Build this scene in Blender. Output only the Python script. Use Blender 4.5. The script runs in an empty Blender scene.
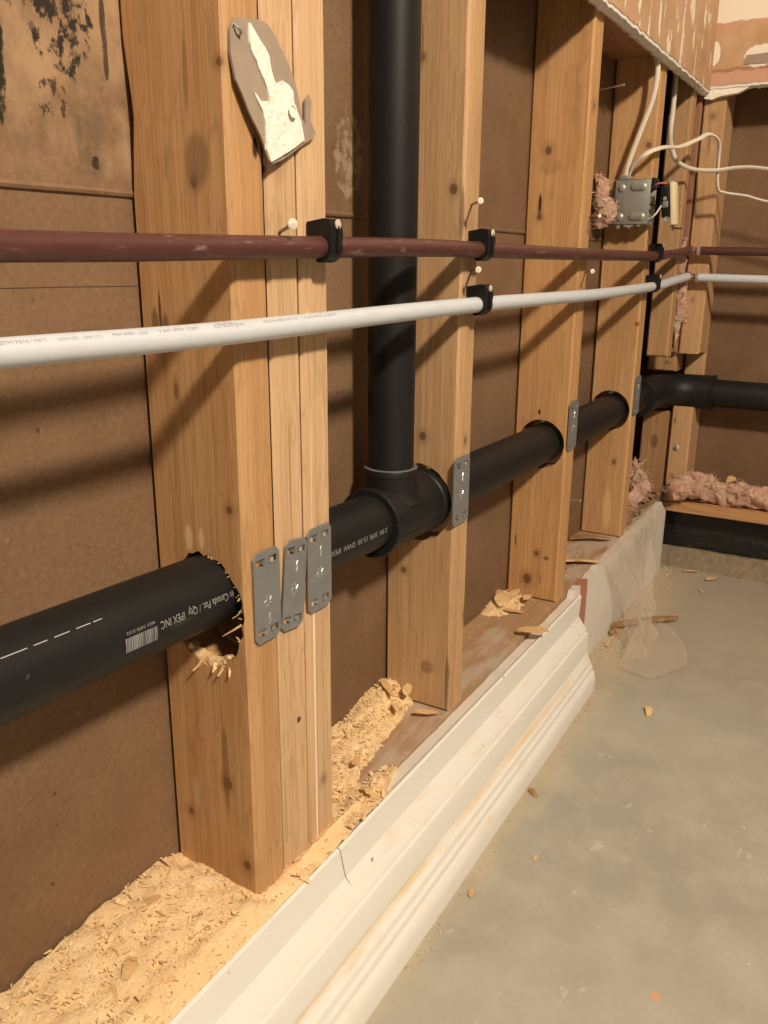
import bpy, bmesh, math, random
from mathutils import Vector, Matrix, noise

# ------------------------------------------------------------------ camera, world, light
ZC = 0.65                       # eye height above the floor; heights below are written relative to it
scene = bpy.context.scene
COL = scene.collection

FPX = 841.3
ax_right = Vector((0.51737932, -0.85572809, 0.00693303))
ax_down = Vector((-0.235395, -0.15010127, -0.96023893))
ax_fwd = Vector((0.82274409, 0.49517577, -0.27909341))
cam_d = bpy.data.cameras.new('camera')
cam_d.sensor_fit = 'VERTICAL'; cam_d.sensor_height = 24.0
cam_d.lens = 24.0 * FPX / 1024.0
cam_d.clip_start = 0.01; cam_d.clip_end = 50
cam = bpy.data.objects.new('camera', cam_d); COL.objects.link(cam)
rot = Matrix((ax_right, -ax_down, -ax_fwd)).transposed()
cam.matrix_world = Matrix.Translation((0, -0.40, ZC)) @ rot.to_4x4()
scene.camera = cam

world = bpy.data.worlds.new('world'); scene.world = world
world.use_nodes = True
bg = world.node_tree.nodes['Background']
bg.inputs[0].default_value = (1.0, 0.86, 0.70, 1); bg.inputs[1].default_value = 0.15

ld = bpy.data.lights.new('ceiling_lamp_light', 'AREA')
ld.shape = 'DISK'; ld.size = 0.20; ld.energy = 66; ld.color = (1.0, 0.845, 0.665)
lo = bpy.data.objects.new('ceiling_lamp_light', ld); COL.objects.link(lo)
lo.location = (-0.2, -1.5, 1.40 + ZC)
lo.rotation_euler = (Vector((1.0, 0.0, 0.35)) - lo.location).to_track_quat('-Z', 'Y').to_euler()

vs = scene.view_settings
vs.view_transform = 'Standard'; vs.look = 'None'; vs.exposure = 0.0; vs.gamma = 1.0
vs.use_curve_mapping = False

rnd = random.Random(7)

# ------------------------------------------------------------------ node helpers
class NT:
    def __init__(s, name):
        s.m = bpy.data.materials.new(name); s.m.use_nodes = True
        s.t = s.m.node_tree; s.n = s.t.nodes; s.l = s.t.links
        s.b = s.n['Principled BSDF']
    def new(s, kind, **kw):
        n = s.n.new(kind)
        for k, v in kw.items(): setattr(n, k, v)
        return n
    def setin(s, n, i, v):
        if v is None: return
        if hasattr(v, 'is_output') or isinstance(v, bpy.types.NodeSocket): s.l.new(v, n.inputs[i])
        else:
            if isinstance(v, (tuple, list)) and len(v) == 3 and n.inputs[i].type == 'RGBA': v = (*v, 1)
            n.inputs[i].default_value = v
    def math(s, op, a, b=None, c=None, clamp=False):
        n = s.new('ShaderNodeMath', operation=op, use_clamp=clamp)
        s.setin(n, 0, a); s.setin(n, 1, b); s.setin(n, 2, c)
        return n.outputs[0]
    def vmath(s, op, a, b=None):
        n = s.new('ShaderNodeVectorMath', operation=op)
        s.setin(n, 0, a); s.setin(n, 1, b)
        return n.outputs['Value'] if op in ('LENGTH', 'DOT_PRODUCT', 'DISTANCE') else n.outputs[0]
    def mix(s, f, a, b, mode='MIX'):
        n = s.new('ShaderNodeMix', data_type='RGBA', blend_type=mode)
        s.setin(n, 0, f); s.setin(n, 6, a); s.setin(n, 7, b)
        return n.outputs[2]
    def noise(s, vec, scale=5.0, detail=3.0, rough=0.55, dist=0.0):
        n = s.new('ShaderNodeTexNoise')
        s.setin(n, 'Vector', vec); n.inputs['Scale'].default_value = scale
        n.inputs['Detail'].default_value = detail; n.inputs['Roughness'].default_value = rough
        n.inputs['Distortion'].default_value = dist
        return n.outputs[0]
    def smooth(s, v, lo_, hi_):
        n = s.new('ShaderNodeMapRange', interpolation_type='SMOOTHSTEP')
        s.setin(n, 0, v); n.inputs[1].default_value = lo_; n.inputs[2].default_value = hi_
        return n.outputs[0]
    def pos(s):
        g = s.new('ShaderNodeNewGeometry')
        return s.vmath('SUBTRACT', g.outputs['Position'], (0, 0, ZC))
    def normal(s): return s.new('ShaderNodeNewGeometry').outputs['Normal']
    def sep(s, v):
        n = s.new('ShaderNodeSeparateXYZ'); s.setin(n, 0, v); return n.outputs
    def bump(s, h, strength=0.3, dist=0.002):
        n = s.new('ShaderNodeBump'); n.inputs['Strength'].default_value = strength
        n.inputs['Distance'].default_value = dist; s.l.new(h, n.inputs['Height'])
        s.l.new(n.outputs[0], s.b.inputs['Normal'])
    def out(s, col=None, rough=0.6, metal=0.0, spec=0.5):
        s.setin(s.b, 'Base Color', col); s.setin(s.b, 'Roughness', rough)
        s.b.inputs['Metallic'].default_value = metal; s.b.inputs['Specular IOR Level'].default_value = spec
        return s.m

def plain(name, col, rough=0.5, metal=0.0, spec=0.5, var=0.12, scale=60, bump=0.0):
    t = NT(name)
    n = t.noise(t.pos(), scale, 4)
    d = tuple(c * (1 - var) for c in col); u = tuple(min(1, c * (1 + var)) for c in col)
    c = t.mix(n, d, u)
    if bump: t.bump(n, bump, 0.002)
    return t.out(c, rough, metal, spec)

KN = (0.065, 0.024, 0.009); DK = (0.03, 0.014, 0.006); ST = (0.20, 0.10, 0.04); GR = (0.17, 0.12, 0.07)
def wood(name, lt, dk, marks=(), seed=0.0, axis='z', rough=0.62):
    """softwood: grain along axis; marks = (centre, radii, colour, strength)"""
    t = NT(name)
    p = t.pos()
    s1 = {'z': (55, 55, 1.6), 'x': (1.6, 55, 55), 'y': (55, 1.6, 55)}[axis]
    s2 = {'z': (420, 420, 7), 'x': (7, 420, 420), 'y': (420, 7, 420)}[axis]
    warp = t.noise(p, 9.0, 2)
    pw = t.vmath('ADD', p, t.vmath('MULTIPLY', t.new('ShaderNodeCombineXYZ').outputs[0], (0, 0, 0)))
    wv = t.new('ShaderNodeCombineXYZ')
    for i in range(3):
        t.setin(wv, i, t.math('MULTIPLY', t.math('SUBTRACT', warp, 0.5), 0.016))
    pw = t.vmath('ADD', p, wv.outputs[0])
    g1 = t.noise(t.vmath('ADD', t.vmath('MULTIPLY', pw, s1), (seed, seed * 1.7, seed * .3)), 1.0, 3, .6)
    g2 = t.noise(t.vmath('ADD', t.vmath('MULTIPLY', p, s2), (seed, seed, seed)), 1.0, 2, .5)
    b3 = t.noise(t.vmath('ADD', t.vmath('MULTIPLY', p, (9, 9, 3)), (seed * 3, 0, seed)), 1.0, 3)
    f = t.math('ADD', t.math('MULTIPLY', t.smooth(g1, .34, .68), .62), t.math('MULTIPLY', t.smooth(g2, .3, .75), .38))
    c = t.mix(f, lt, dk)
    g3 = t.noise(t.vmath('ADD', t.vmath('MULTIPLY', pw, tuple(q*m_ for q, m_ in zip(s1, ((2.6, 2.6, .9) if axis == 'z' else (1.6, 2.0, 2.0))))), (seed*2, seed, 5)), 1.0, 2, .5)
    c = t.mix(t.math('MULTIPLY', t.smooth(t.math('ABSOLUTE', t.math('SUBTRACT', g3, .5)), .05, .0), .35), c, tuple(x*.6 for x in dk))
    c = t.mix(t.math('MULTIPLY', t.smooth(b3, .5, .8), .35), c, tuple(x * .62 for x in dk))
    gm = t.noise(t.vmath('ADD', t.vmath('MULTIPLY', p, (38, 38, 14)), (seed, 3, seed*2)), 1.0, 5, .7)
    c = t.mix(t.math('MULTIPLY', t.smooth(gm, .56, .74), .32), c, (.20, .125, .07))
    # pale rubbed streaks
    c = t.mix(t.math('MULTIPLY', t.smooth(t.noise(t.vmath('MULTIPLY', p, (30, 30, 8)), 1.0, 3), .62, .8), .25), c, tuple(min(1, x * 1.35) for x in lt))
    for (ce, ra, col, stg) in marks:
        q = t.vmath('DIVIDE', t.vmath('SUBTRACT', p, ce), ra)
        d = t.vmath('LENGTH', q)
        d = t.math('ADD', d, t.math('MULTIPLY', t.math('SUBTRACT', warp, .5), .9))
        k = t.math('SUBTRACT', 1.0, t.smooth(d, .55, 1.05))
        c = t.mix(t.math('MULTIPLY', k, stg), c, col)
        if col is KN:
            h = t.math('SUBTRACT', 1.0, t.smooth(d, .8, 2.6))
            c = t.mix(t.math('MULTIPLY', h, .45), c, tuple(x * .55 for x in dk))
    t.bump(g2, .22, .0012)
    return t.out(c, rough, 0, .3)

# ------------------------------------------------------------------ mesh helpers
class G:
    def __init__(s): s.v = []; s.f = []
    def add(s, vs_, fs_):
        o = len(s.v); s.v += [tuple(p) for p in vs_]; s.f += [tuple(i + o for i in f) for f in fs_]; return s
    def box(s, a, b):
        x0, y0, z0 = a; x1, y1, z1 = b
        return s.add([(x0,y0,z0),(x1,y0,z0),(x1,y1,z0),(x0,y1,z0),(x0,y0,z1),(x1,y0,z1),(x1,y1,z1),(x0,y1,z1)],
                     [(0,3,2,1),(4,5,6,7),(0,1,5,4),(1,2,6,5),(2,3,7,6),(3,0,4,7)])
    def bevbox(s, a, b, e):
        x0, y0, z0 = a; x1, y1, z1 = b
        bm = bmesh.new()
        bmesh.ops.create_cube(bm, size=1)
        for v in bm.verts:
            v.co = ((x0+x1)/2 + v.co.x*(x1-x0), (y0+y1)/2 + v.co.y*(y1-y0), (z0+z1)/2 + v.co.z*(z1-z0))
        bmesh.ops.bevel(bm, geom=bm.edges[:], offset=e, segments=2, affect='EDGES', profile=.5)
        return s.bm(bm)
    def bm(s, bm):
        bm.verts.index_update()
        s.add([tuple(v.co) for v in bm.verts], [tuple(v.index for v in f.verts) for f in bm.faces]); bm.free(); return s
    def tube(s, path, r, n=16, cap=True, squash=None):
        """r: number or list; squash=(a,b) flattens the section"""
        P = [Vector(p) for p in path]; m = len(P)
        R = r if isinstance(r, (list, tuple)) else [r] * m
        up = Vector((0, 0, 1)); rings = []
        t0 = (P[1] - P[0]).normalized()
        if abs(t0.dot(up)) > .9: up = Vector((0, 1, 0))
        u = (up - t0 * up.dot(t0)).normalized()
        for i in range(m):
            t = ((P[min(i+1, m-1)] - P[max(i-1, 0)])).normalized()
            u = (u - t * u.dot(t)).normalized(); w = t.cross(u)
            a, b = squash or (1, 1)
            rings.append([P[i] + (u * math.cos(k*2*math.pi/n) * a + w * math.sin(k*2*math.pi/n) * b) * R[i] for k in range(n)])
        o = len(s.v); s.v += [tuple(p) for q in rings for p in q]
        for i in range(m - 1):
            for k in range(n):
                s.f.append((o+i*n+k, o+i*n+(k+1) % n, o+(i+1)*n+(k+1) % n, o+(i+1)*n+k))
        if cap:
            s.f.append(tuple(o+k for k in reversed(range(n)))); s.f.append(tuple(o+(m-1)*n+k for k in range(n)))
        return s
    def prism(s, outer, holes, conv, t0, t1, ease=0.0):
        """outline (2D lists) with holes extruded from t0 to t1; conv(a, b, t) -> 3D; eased outer edges"""
        def inset(loop, e):
            n = len(loop); res = []
            ar = sum(loop[i][0]*loop[(i+1) % n][1]-loop[(i+1) % n][0]*loop[i][1] for i in range(n))
            sg = 1 if ar > 0 else -1
            for i in range(n):
                a = Vector(loop[i-1]); b = Vector(loop[i]); c = Vector(loop[(i+1) % n])
                n1 = Vector((-(b-a).y, (b-a).x)).normalized()*sg; n2 = Vector((-(c-b).y, (c-b).x)).normalized()*sg
                d = (n1+n2); k = 1 + n1.dot(n2)
                res.append(tuple(b + d * (e/max(k, .2))))
            return res
        lv = [(t0, inset(outer, ease)), (t0+ease, outer), (t1-ease, outer), (t1, inset(outer, ease))] if ease else [(t0, outer), (t1, outer)]
        bm = bmesh.new()
        rings = [[bm.verts.new(conv(a, b, t)) for a, b in lp] for t, lp in lv]
        hr = [[[bm.verts.new(conv(a, b, t)) for a, b in h] for t in (t0, t1)] for h in holes]
        for r0, r1 in zip(rings, rings[1:]):
            n = len(r0)
            for i in range(n): bm.faces.new((r0[i], r0[(i+1) % n], r1[(i+1) % n], r1[i]))
        for h0, h1 in hr:
            n = len(h0)
            for i in range(n): bm.faces.new((h0[i], h1[i], h1[(i+1) % n], h0[(i+1) % n]))
        for ci, ring in ((0, rings[0]), (1, rings[-1])):
            if not holes: bm.faces.new(ring); continue
            ed = []
            for loop in [ring] + [h[ci] for h in hr]:
                for i in range(len(loop)):
                    e = bm.edges.get((loop[i], loop[(i+1) % len(loop)])) or bm.edges.new((loop[i], loop[(i+1) % len(loop)]))
                    ed.append(e)
            bmesh.ops.triangle_fill(bm, use_beauty=True, use_dissolve=False, edges=ed)
        bmesh.ops.recalc_face_normals(bm, faces=bm.faces[:])
        return s.bm(bm)
    def jitter(s, a, f, seed=0):
        s.v = [tuple(Vector(p) + noise.noise_vector(Vector(p) * f + Vector((seed, seed*2, 0))) * a) for p in s.v]
        return s

def mk(name, g, mat, parent=None, label=None, cat=None, group=None, kind=None, smooth=True, angle=35):
    me = bpy.data.meshes.new(name)
    if parent is not None:
        base = parent_base[parent.name]
    else:
        xs = [p[0] for p in g.v]; ys = [p[1] for p in g.v]; zs = [p[2] for p in g.v]
        base = Vector(((min(xs)+max(xs))/2, (min(ys)+max(ys))/2, min(zs)))
    me.from_pydata([(p[0]-base[0], p[1]-base[1], p[2]-base[2]) for p in g.v], [], g.f)
    bm = bmesh.new(); bm.from_mesh(me); bmesh.ops.recalc_face_normals(bm, faces=bm.faces[:]); bm.to_mesh(me); bm.free()
    me.materials.append(mat)
    if smooth:
        me.polygons.foreach_set('use_smooth', [True] * len(me.polygons))
        me.set_sharp_from_angle(angle=math.radians(angle))
    o = bpy.data.objects.new(name, me); COL.objects.link(o)
    if parent is not None: o.parent = parent
    else: o.location = base + Vector((0, 0, ZC))
    parent_base[o.name] = base
    tag(o, label, cat, group, kind)
    return o
parent_base = {}
def tag(o, label=None, cat=None, group=None, kind=None):
    for k, v in (('label', label), ('category', cat), ('group', group), ('kind', kind)):
        if v: o[k] = v
def thing(name, loc, label, cat, group=None, kind=None):
    o = bpy.data.objects.new(name, None); COL.objects.link(o); o.empty_display_size = .03
    o.location = Vector(loc) + Vector((0, 0, ZC)); parent_base[o.name] = Vector(loc)
    tag(o, label, cat, group, kind); return o
def ring(cy, cz, ry, rz, n, jag=0.0, seed=0):
    r = random.Random(seed); out = []
    for i in range(n):
        a = 2*math.pi*i/n; k = 1 + (r.uniform(-jag, jag*.4) if i % 2 else r.uniform(-jag*.3, jag*.4))
        out.append((cy + math.cos(a)*ry*k, cz + math.sin(a)*rz*k))
    return out
YZ = lambda a, b, t: (t, a, b)      # outline in (y, z), thickness along x
XZ = lambda a, b, t: (a, t, b)      # outline in (x, z), thickness along y
def spline(pts, n=8):
    P = [Vector(p) for p in pts]; P = [P[0]*2-P[1]] + P + [P[-1]*2-P[-2]]; out = []
    for i in range(1, len(P)-2):
        for k in range(n):
            t = k/n; a, b, c, d = P[i-1], P[i], P[i+1], P[i+2]
            out.append(.5*((2*b)+(c-a)*t+(2*a-5*b+4*c-d)*t*t+(3*b-a-3*c+d)*t**3))
    out.append(P[-2]); return out
def ysh(x): return .0935 - .0135*(x - .46)      # face of the sheathing, not quite parallel to the studs
def shear(g):
    g.v = [(x, y + ysh(x) - .0895, z) for x, y, z in g.v]; return g
def zplate(x): return -0.527 + 0.034 * (x - 0.45)

# ------------------------------------------------------------------ materials
LT = (0.64, 0.42, 0.23); DKW = (0.50, 0.27, 0.105)
LTF = (0.67, 0.455, 0.265); DKF = (0.55, 0.35, 0.185)
M = {}
def black_mat():
    t = NT('black_abs'); p = t.pos()
    c = t.mix(t.noise(p, 30, 4), (.0085, .0085, .0085), (.0145, .0145, .0140))
    sp = t.smooth(t.noise(p, 190, 3), .70, .78)
    sc_ = t.smooth(t.noise(t.vmath('MULTIPLY', p, (18, 110, 110)), 1, 4), .64, .76)
    c = t.mix(t.math('MULTIPLY', sp, .45), c, (.14, .12, .09))
    c = t.mix(t.math('MULTIPLY', sc_, .22), c, (.10, .09, .075))
    return t.out(c, .50, 0, .30)
M['black'] = black_mat()
M['clip'] = plain('black_plastic', (.009, .009, .009), .45, 0, .35)
M['print'] = plain('pipe_print', (.30, .30, .29), .7)
M['dash'] = plain('chalk_scratch', (.42, .42, .42), .8)
M['gluerim'] = plain('glue_rim', (.13, .13, .125), .6)
M['inkgrey'] = plain('grey_ink', (.36, .36, .38), .7)
M['galv'] = plain('galvanised_steel', (.33, .345, .355), .50, .65, .5, .18, 90)
M['galvbright'] = plain('bright_steel', (.72, .72, .70), .35, .8)
M['boxsteel'] = plain('box_steel', (.40, .40, .36), .46, .6, .5, .15, 80)
M['nail'] = plain('nail_shank', (.30, .24, .18), .4, .7)
M['nailhead'] = plain('nail_head', (.82, .74, .60), .45, .35)
M['cable'] = plain('white_cable_jacket', (.74, .67, .54), .5, 0, .4, .06)
M['ivory'] = plain('ivory_plastic', (.76, .66, .42), .45)
M['copper'] = plain('copper', (.62, .30, .16), .35, .9)
M['brass'] = plain('dark_brass', (.16, .09, .045), .5, .6)
M['wirepink'] = plain('pink_wire', (.5, .16, .14), .5)
M['lowpanel'] = plain('stained_board', (.20, .105, .05), .8, 0, .2, .4, 45, .3)
M['void'] = plain('gap_dark_sheet', (.010, .009, .008), .8, 0, .1)  # near-black colour standing in for the shade in the corner gap
M['gypsum'] = plain('gypsum_core', (.76, .72, .66), .9, 0, .1, .15, 120, .6)
M['pinkpaint'] = plain('pink_paint', (.42, .19, .13), .8)
M['chip'] = wood('chip_wood', (.72, .48, .24), (.55, .34, .15), seed=3)
M['splinter'] = wood('splinter_wood', (.82, .60, .34), (.66, .42, .19), seed=9)
M['crumb'] = plain('dusty_crumbs', (.50, .39, .27), .9, 0, .1, .4, 150)
M['greyfibre'] = plain('grey_wood_fibre', (.34, .25, .16), .95, 0, .1, .4, 200, .6)
M['scoreline'] = plain('score_line', (.09, .05, .028), .8)
M['darkchip'] = wood('dark_chip', (.42, .26, .13), (.28, .16, .07), seed=4)

def red_mat():
    t = NT('red_pex'); p = t.pos()
    n = t.noise(t.vmath('MULTIPLY', p, (60, 160, 160)), 1, 4)
    c = t.mix(n, (.072, .023, .020), (.105, .038, .032))
    d = t.noise(t.vmath('MULTIPLY', p, (45, 240, 240)), 1, 3)
    c = t.mix(t.math('MULTIPLY', t.smooth(d, .60, .76), .5), c, (.36, .25, .21))
    return t.out(c, .42, 0, .5)
M['red'] = red_mat()
def white_mat():
    t = NT('white_pex'); p = t.pos()
    n = t.noise(t.vmath('MULTIPLY', p, (40, 200, 200)), 1, 4)
    c = t.mix(t.math('MULTIPLY', t.smooth(n, .5, .8), .4), (.60, .645, .70), (.48, .49, .49))
    return t.out(c, .38, 0, .5)
M['white'] = white_mat()

def sheath_mat(name, seed, mould=False):
    t = NT(name); p = t.pos()
    n1 = t.noise(t.vmath('ADD', t.vmath('MULTIPLY', p, (6, 6, 6)), (seed, 0, 0)), 1, 5, .6)
    n2 = t.noise(p, 220, 4, .7)
    n3 = t.noise(t.vmath('MULTIPLY', p, (150, 150, 90)), 1, 3)
    c = t.mix(t.smooth(n1, .3, .7), (.185, .108, .058), (.255, .155, .088))
    c = t.mix(t.math('MULTIPLY', t.smooth(n2, .3, .7), .40), c, (.115, .066, .036))
    c = t.mix(t.math('MULTIPLY', t.smooth(n3, .70, .78), .5), c, (.42, .27, .15))
    c = t.mix(t.math('MULTIPLY', t.smooth(t.noise(p, 95, 2), .72, .76), .7), c, (.06, .03, .015))
    if mould:
        s = t.sep(p)
        up = t.math('MULTIPLY', t.smooth(s[2], .045, .075), t.math('SUBTRACT', 1.0, t.smooth(s[0], .47, .5)))
        # paler delaminated paper above the joint
        pn = t.noise(t.vmath('MULTIPLY', p, (22, 22, 16)), 1, 5, .6)
        c = t.mix(t.math('MULTIPLY', up, t.math('MULTIPLY', t.smooth(pn, .38, .66), .85)), c, (.42, .275, .155))
        def blob(x, z, rx, rz, lo_, hi_, sc, col, stg, c):
            q = t.vmath('DIVIDE', t.vmath('SUBTRACT', p, (x, .089, z)), (rx, 1, rz))
            d = t.vmath('LENGTH', q)
            m = t.math('SUBTRACT', 1.0, t.smooth(d, .5, 1.0))
            mm = t.smooth(t.math('ADD', t.noise(t.vmath('MULTIPLY', p, sc), 1, 5, .65), t.math('MULTIPLY', t.math('SUBTRACT', m, 1.0), .35)), lo_, hi_)
            return t.mix(t.math('MULTIPLY', mm, stg), c, col)
        c = blob(.428, .085, .020, .045, .30, .60, (60, 60, 40), (.13, .095, .06), .8, c)
        c = blob(.412, .155, .040, .055, .44, .54, (130, 130, 90), (.018, .016, .012), .95, c)
        c = blob(.360, .122, .012, .055, .38, .50, (90, 90, 60), (.012, .012, .010), .95, c)
        c = blob(.376, .170, .030, .030, .50, .58, (170, 170, 120), (.02, .017, .012), .9, c)
        c = blob(.447, .150, .004, .040, .38, .50, (90, 90, 40), (.03, .02, .014), .85, c)
        c = blob(.402, .103, .022, .022, .52, .58, (170, 170, 110), (.05, .035, .022), .9, c)
        c = blob(.432, .068, .005, .006, .30, .44, (150, 150, 110), (.03, .02, .014), .9, c)
        # pale scraped stain between the triple stud and the riser
        c = blob(.742, .105, .036, .060, .40, .58, (120, 120, 90), (.44, .35, .25), .6, c)
    t.bump(t.math('ADD', n2, t.math('MULTIPLY', n1, .5)), .25, .002)
    return t.out(c, .72, 0, .25)
M['sheath'] = sheath_mat('brown_fibreboard', 1.0, True)
M['sheath2'] = sheath_mat('brown_fibreboard_end', 7.0)

def torn_mat(name, end):
    """wallpaper backing and torn drywall paper, patches of white plaster"""
    t = NT(name); p = t.pos()
    n1 = t.noise(t.vmath('MULTIPLY', p, (14, 14, 10)), 1, 5, .6)
    c = t.mix(t.smooth(n1, .3, .7), (.45, .275, .15), (.57, .38, .23))
    c = t.mix(t.smooth(t.noise(t.vmath('MULTIPLY', p, (9, 9, 20)), 1, 3), .5, .65), c, (.56, .33, .22))
    n2 = t.noise(t.vmath('MULTIPLY', p, (44, 44, 15)) if not end else t.vmath('MULTIPLY', p, (34, 34, 30)), 1, 4, .55)
    w = t.smooth(n2, .585 if not end else .66, .62 if not end else .70)
    c = t.mix(w, c, (.80, .71, .56))
    if end:
        s = t.sep(p)
        # lower pinker strip, upper white painted wall
        nn = t.noise(p, 60, 3)
        zz = t.math('ADD', s[2], t.math('MULTIPLY', t.math('SUBTRACT', nn, .5), .012))
        c = t.mix(t.math('SUBTRACT', 1.0, t.smooth(zz, .357, .361)), c, (.58, .34, .235))
        c = t.mix(t.math('MULTIPLY', t.math('SUBTRACT', 1.0, t.smooth(t.math('ABSOLUTE', t.math('SUBTRACT', zz, .361)), .001, .005)), .6), c, (.26, .12, .06))
        c = t.mix(t.smooth(zz, .441, .444), c, (.80, .74, .63))
        for (y, z, ry, rz) in ((-.016, .392, .013, .022), (-.098, .380, .028, .020), (-.19, .40, .03, .02)):
            q = t.vmath('DIVIDE', t.vmath('SUBTRACT', p, (1.837, y, z)), (1, ry, rz))
            d = t.math('ADD', t.vmath('LENGTH', q), t.math('MULTIPLY', t.math('SUBTRACT', nn, .5), .7))
            c = t.mix(t.math('SUBTRACT', 1.0, t.smooth(d, .88, 1.0)), c, (.82, .76, .65))
    t.bump(n2, .4, .003)
    return t.out(c, .85, 0, .15)
M['torn'] = torn_mat('torn_drywall_paper', False)
M['tornend'] = torn_mat('torn_drywall_paper_end', True)

def concrete():
    t = NT('concrete_floor'); p = t.pos()
    n1 = t.noise(t.vmath('ADD', p, (3, 1, 0)), 3.2, 5, .6, .5)
    n2 = t.noise(p, 14, 5, .65)
    n3 = t.noise(p, 160, 4, .7)
    c = t.mix(t.smooth(n1, .32, .68), (.345, .332, .28), (.43, .412, .345))
    c = t.mix(t.math('MULTIPLY', t.smooth(n2, .42, .70), .55), c, (.52, .49, .415))
    c = t.mix(t.math('MULTIPLY', t.smooth(t.noise(t.vmath('ADD', p, (7, 3, 2)), 6.5, 5, .65), .5, .72), .32), c, (.28, .268, .22))
    c = t.mix(t.math('MULTIPLY', n3, .22), c, (.25, .235, .19))
    pl = t.smooth(t.noise(t.vmath('ADD', t.vmath('MULTIPLY', p, (26, 40, 1)), (5, 2, 0)), 1, 4, .6), .66, .72)
    c = t.mix(t.math('MULTIPLY', pl, .35), c, (.68, .64, .55))
    # dusty, pinkish ground in the far corner
    s = t.sep(p)
    c = t.mix(t.math('MULTIPLY', t.smooth(t.math('ADD', s[0], t.math('MULTIPLY', n2, .3)), 1.3, 1.75), .55), c, (.42, .35, .265))
    # dust along the trim
    c = t.mix(t.math('MULTIPLY', t.smooth(t.math('ADD', s[1], t.math('MULTIPLY', n2, .06)), -.085, -.04), .55), c, (.52, .42, .28))
    dark = t.smooth(t.noise(p, 240, 2), .74, .77)
    c = t.mix(t.math('MULTIPLY', dark, .6), c, (.12, .09, .06))
    wht = t.smooth(t.noise(t.vmath('ADD', p, (9, 4, 1)), 130, 2), .76, .78)
    c = t.mix(t.math('MULTIPLY', wht, .8), c, (.75, .70, .6))
    q = t.vmath('LENGTH', t.vmath('DIVIDE', t.vmath('SUBTRACT', p, (.669, -.296, -.65)), (.0065, .0050, 1)))
    c = t.mix(t.math('MULTIPLY', t.math('SUBTRACT', 1.0, t.smooth(q, .5, 1.15)), .75), c, (.72, .33, .15))
    t.bump(t.math('ADD', n3, n2), .18, .003)
    return t.out(c, t.math('ADD', t.math('MULTIPLY', n2, .25), .42), 0, .35)
M['concrete'] = concrete()
M['lip'] = plain('rough_concrete', (.27, .215, .145), .95, 0, .1, .5, 75, 1.0)

def paint():
    t = NT('white_trim_paint'); p = t.pos(); n = t.sep(t.normal()); s = t.sep(p)
    c = t.mix(t.noise(p, 30, 4), (.76, .745, .69), (.80, .785, .735))
    ns = t.noise(t.vmath('MULTIPLY', p, (14, 60, 60)), 1, 3, .55)
    fine = t.noise(p, 260, 4, .7)
    led = t.smooth(n[2], .3, .6)
    d1 = t.math('MULTIPLY', led, t.smooth(t.math('ADD', ns, t.math('MULTIPLY', fine, .35)), .70, .92))
    gro = t.math('SUBTRACT', 1.0, t.smooth(t.math('ABSOLUTE', t.math('SUBTRACT', s[2], -.6015)), .0012, .0045))
    d2 = t.math('MULTIPLY', gro, t.smooth(t.math('ADD', t.noise(t.vmath('MULTIPLY', p, (9, 0, 0)), 1, 3), t.math('MULTIPLY', fine, .35)), .45, .80))
    dust = t.math('MAXIMUM', t.math('MULTIPLY', d1, .7), d2)
    c = t.mix(t.math('MULTIPLY', dust, .75), c, (.72, .53, .30))
    c = t.mix(t.math('MULTIPLY', t.smooth(t.noise(p, 70, 2), .74, .77), .7), c, (.2, .16, .1))
    # hairline joint between two lengths
    j = t.math('ABSOLUTE', t.math('SUBTRACT', t.math('ADD', s[0], t.math('MULTIPLY', t.math('SUBTRACT', t.noise(p, 90, 2), .5), .0015)), .553))
    j = t.math('MULTIPLY', t.math('SUBTRACT', 1.0, t.smooth(j, .0004, .0011)), t.smooth(s[2], -.562, -.552))
    c = t.mix(t.math('MULTIPLY', j, .75), c, (.12, .08, .05))
    return t.out(c, .42, 0, .4)
M['paint'] = paint()
def strip_mat():
    t = NT('white_wall_paint'); p = t.pos(); s = t.sep(p)
    c = t.mix(t.noise(p, 20, 4), (.70, .65, .58), (.77, .72, .65))
    nn = t.noise(p, 80, 3)
    xx = t.math('ADD', s[0], t.math('MULTIPLY', t.math('SUBTRACT', nn, .5), .008))
    m = t.math('MULTIPLY', t.math('SUBTRACT', 1.0, t.smooth(xx, 1.300, 1.304)), t.smooth(xx, 1.264, 1.267))
    c = t.mix(m, c, (.46, .20, .13))
    return t.out(c, .7, 0, .25)
M['strip'] = strip_mat()

def dust_mat():
    t = NT('sawdust'); p = t.pos()
    n = t.noise(p, 420, 5, .7); n2 = t.noise(p, 40, 4)
    c = t.mix(n, (.93, .70, .40), (.78, .54, .28))
    c = t.mix(t.math('MULTIPLY', t.smooth(n2, .45, .7), .4), c, (.95, .76, .48))
    t.bump(t.math('ADD', n, t.noise(p, 160, 4)), .6, .003)
    return t.out(c, .92, 0, .1)
M['dust'] = dust_mat()
def plate_mat():
    t = NT('dirty_plate_wood'); p = t.pos(); s = t.sep(p)
    g = t.noise(t.vmath('MULTIPLY', p, (6, 90, 90)), 1, 4, .6)
    c = t.mix(g, (.30, .17, .085), (.46, .30, .17))
    gr = t.smooth(t.noise(t.vmath('MULTIPLY', p, (9, 26, 9)), 1, 4), .46, .66)
    c = t.mix(t.math('MULTIPLY', gr, .7), c, (.50, .42, .34))
    c = t.mix(t.math('MULTIPLY', t.smooth(t.noise(p, 120, 3), .6, .7), .5), c, (.66, .46, .24))
    t.bump(g, .3, .002)
    return t.out(c, .85, 0, .15)
M['plate'] = plate_mat()
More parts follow.
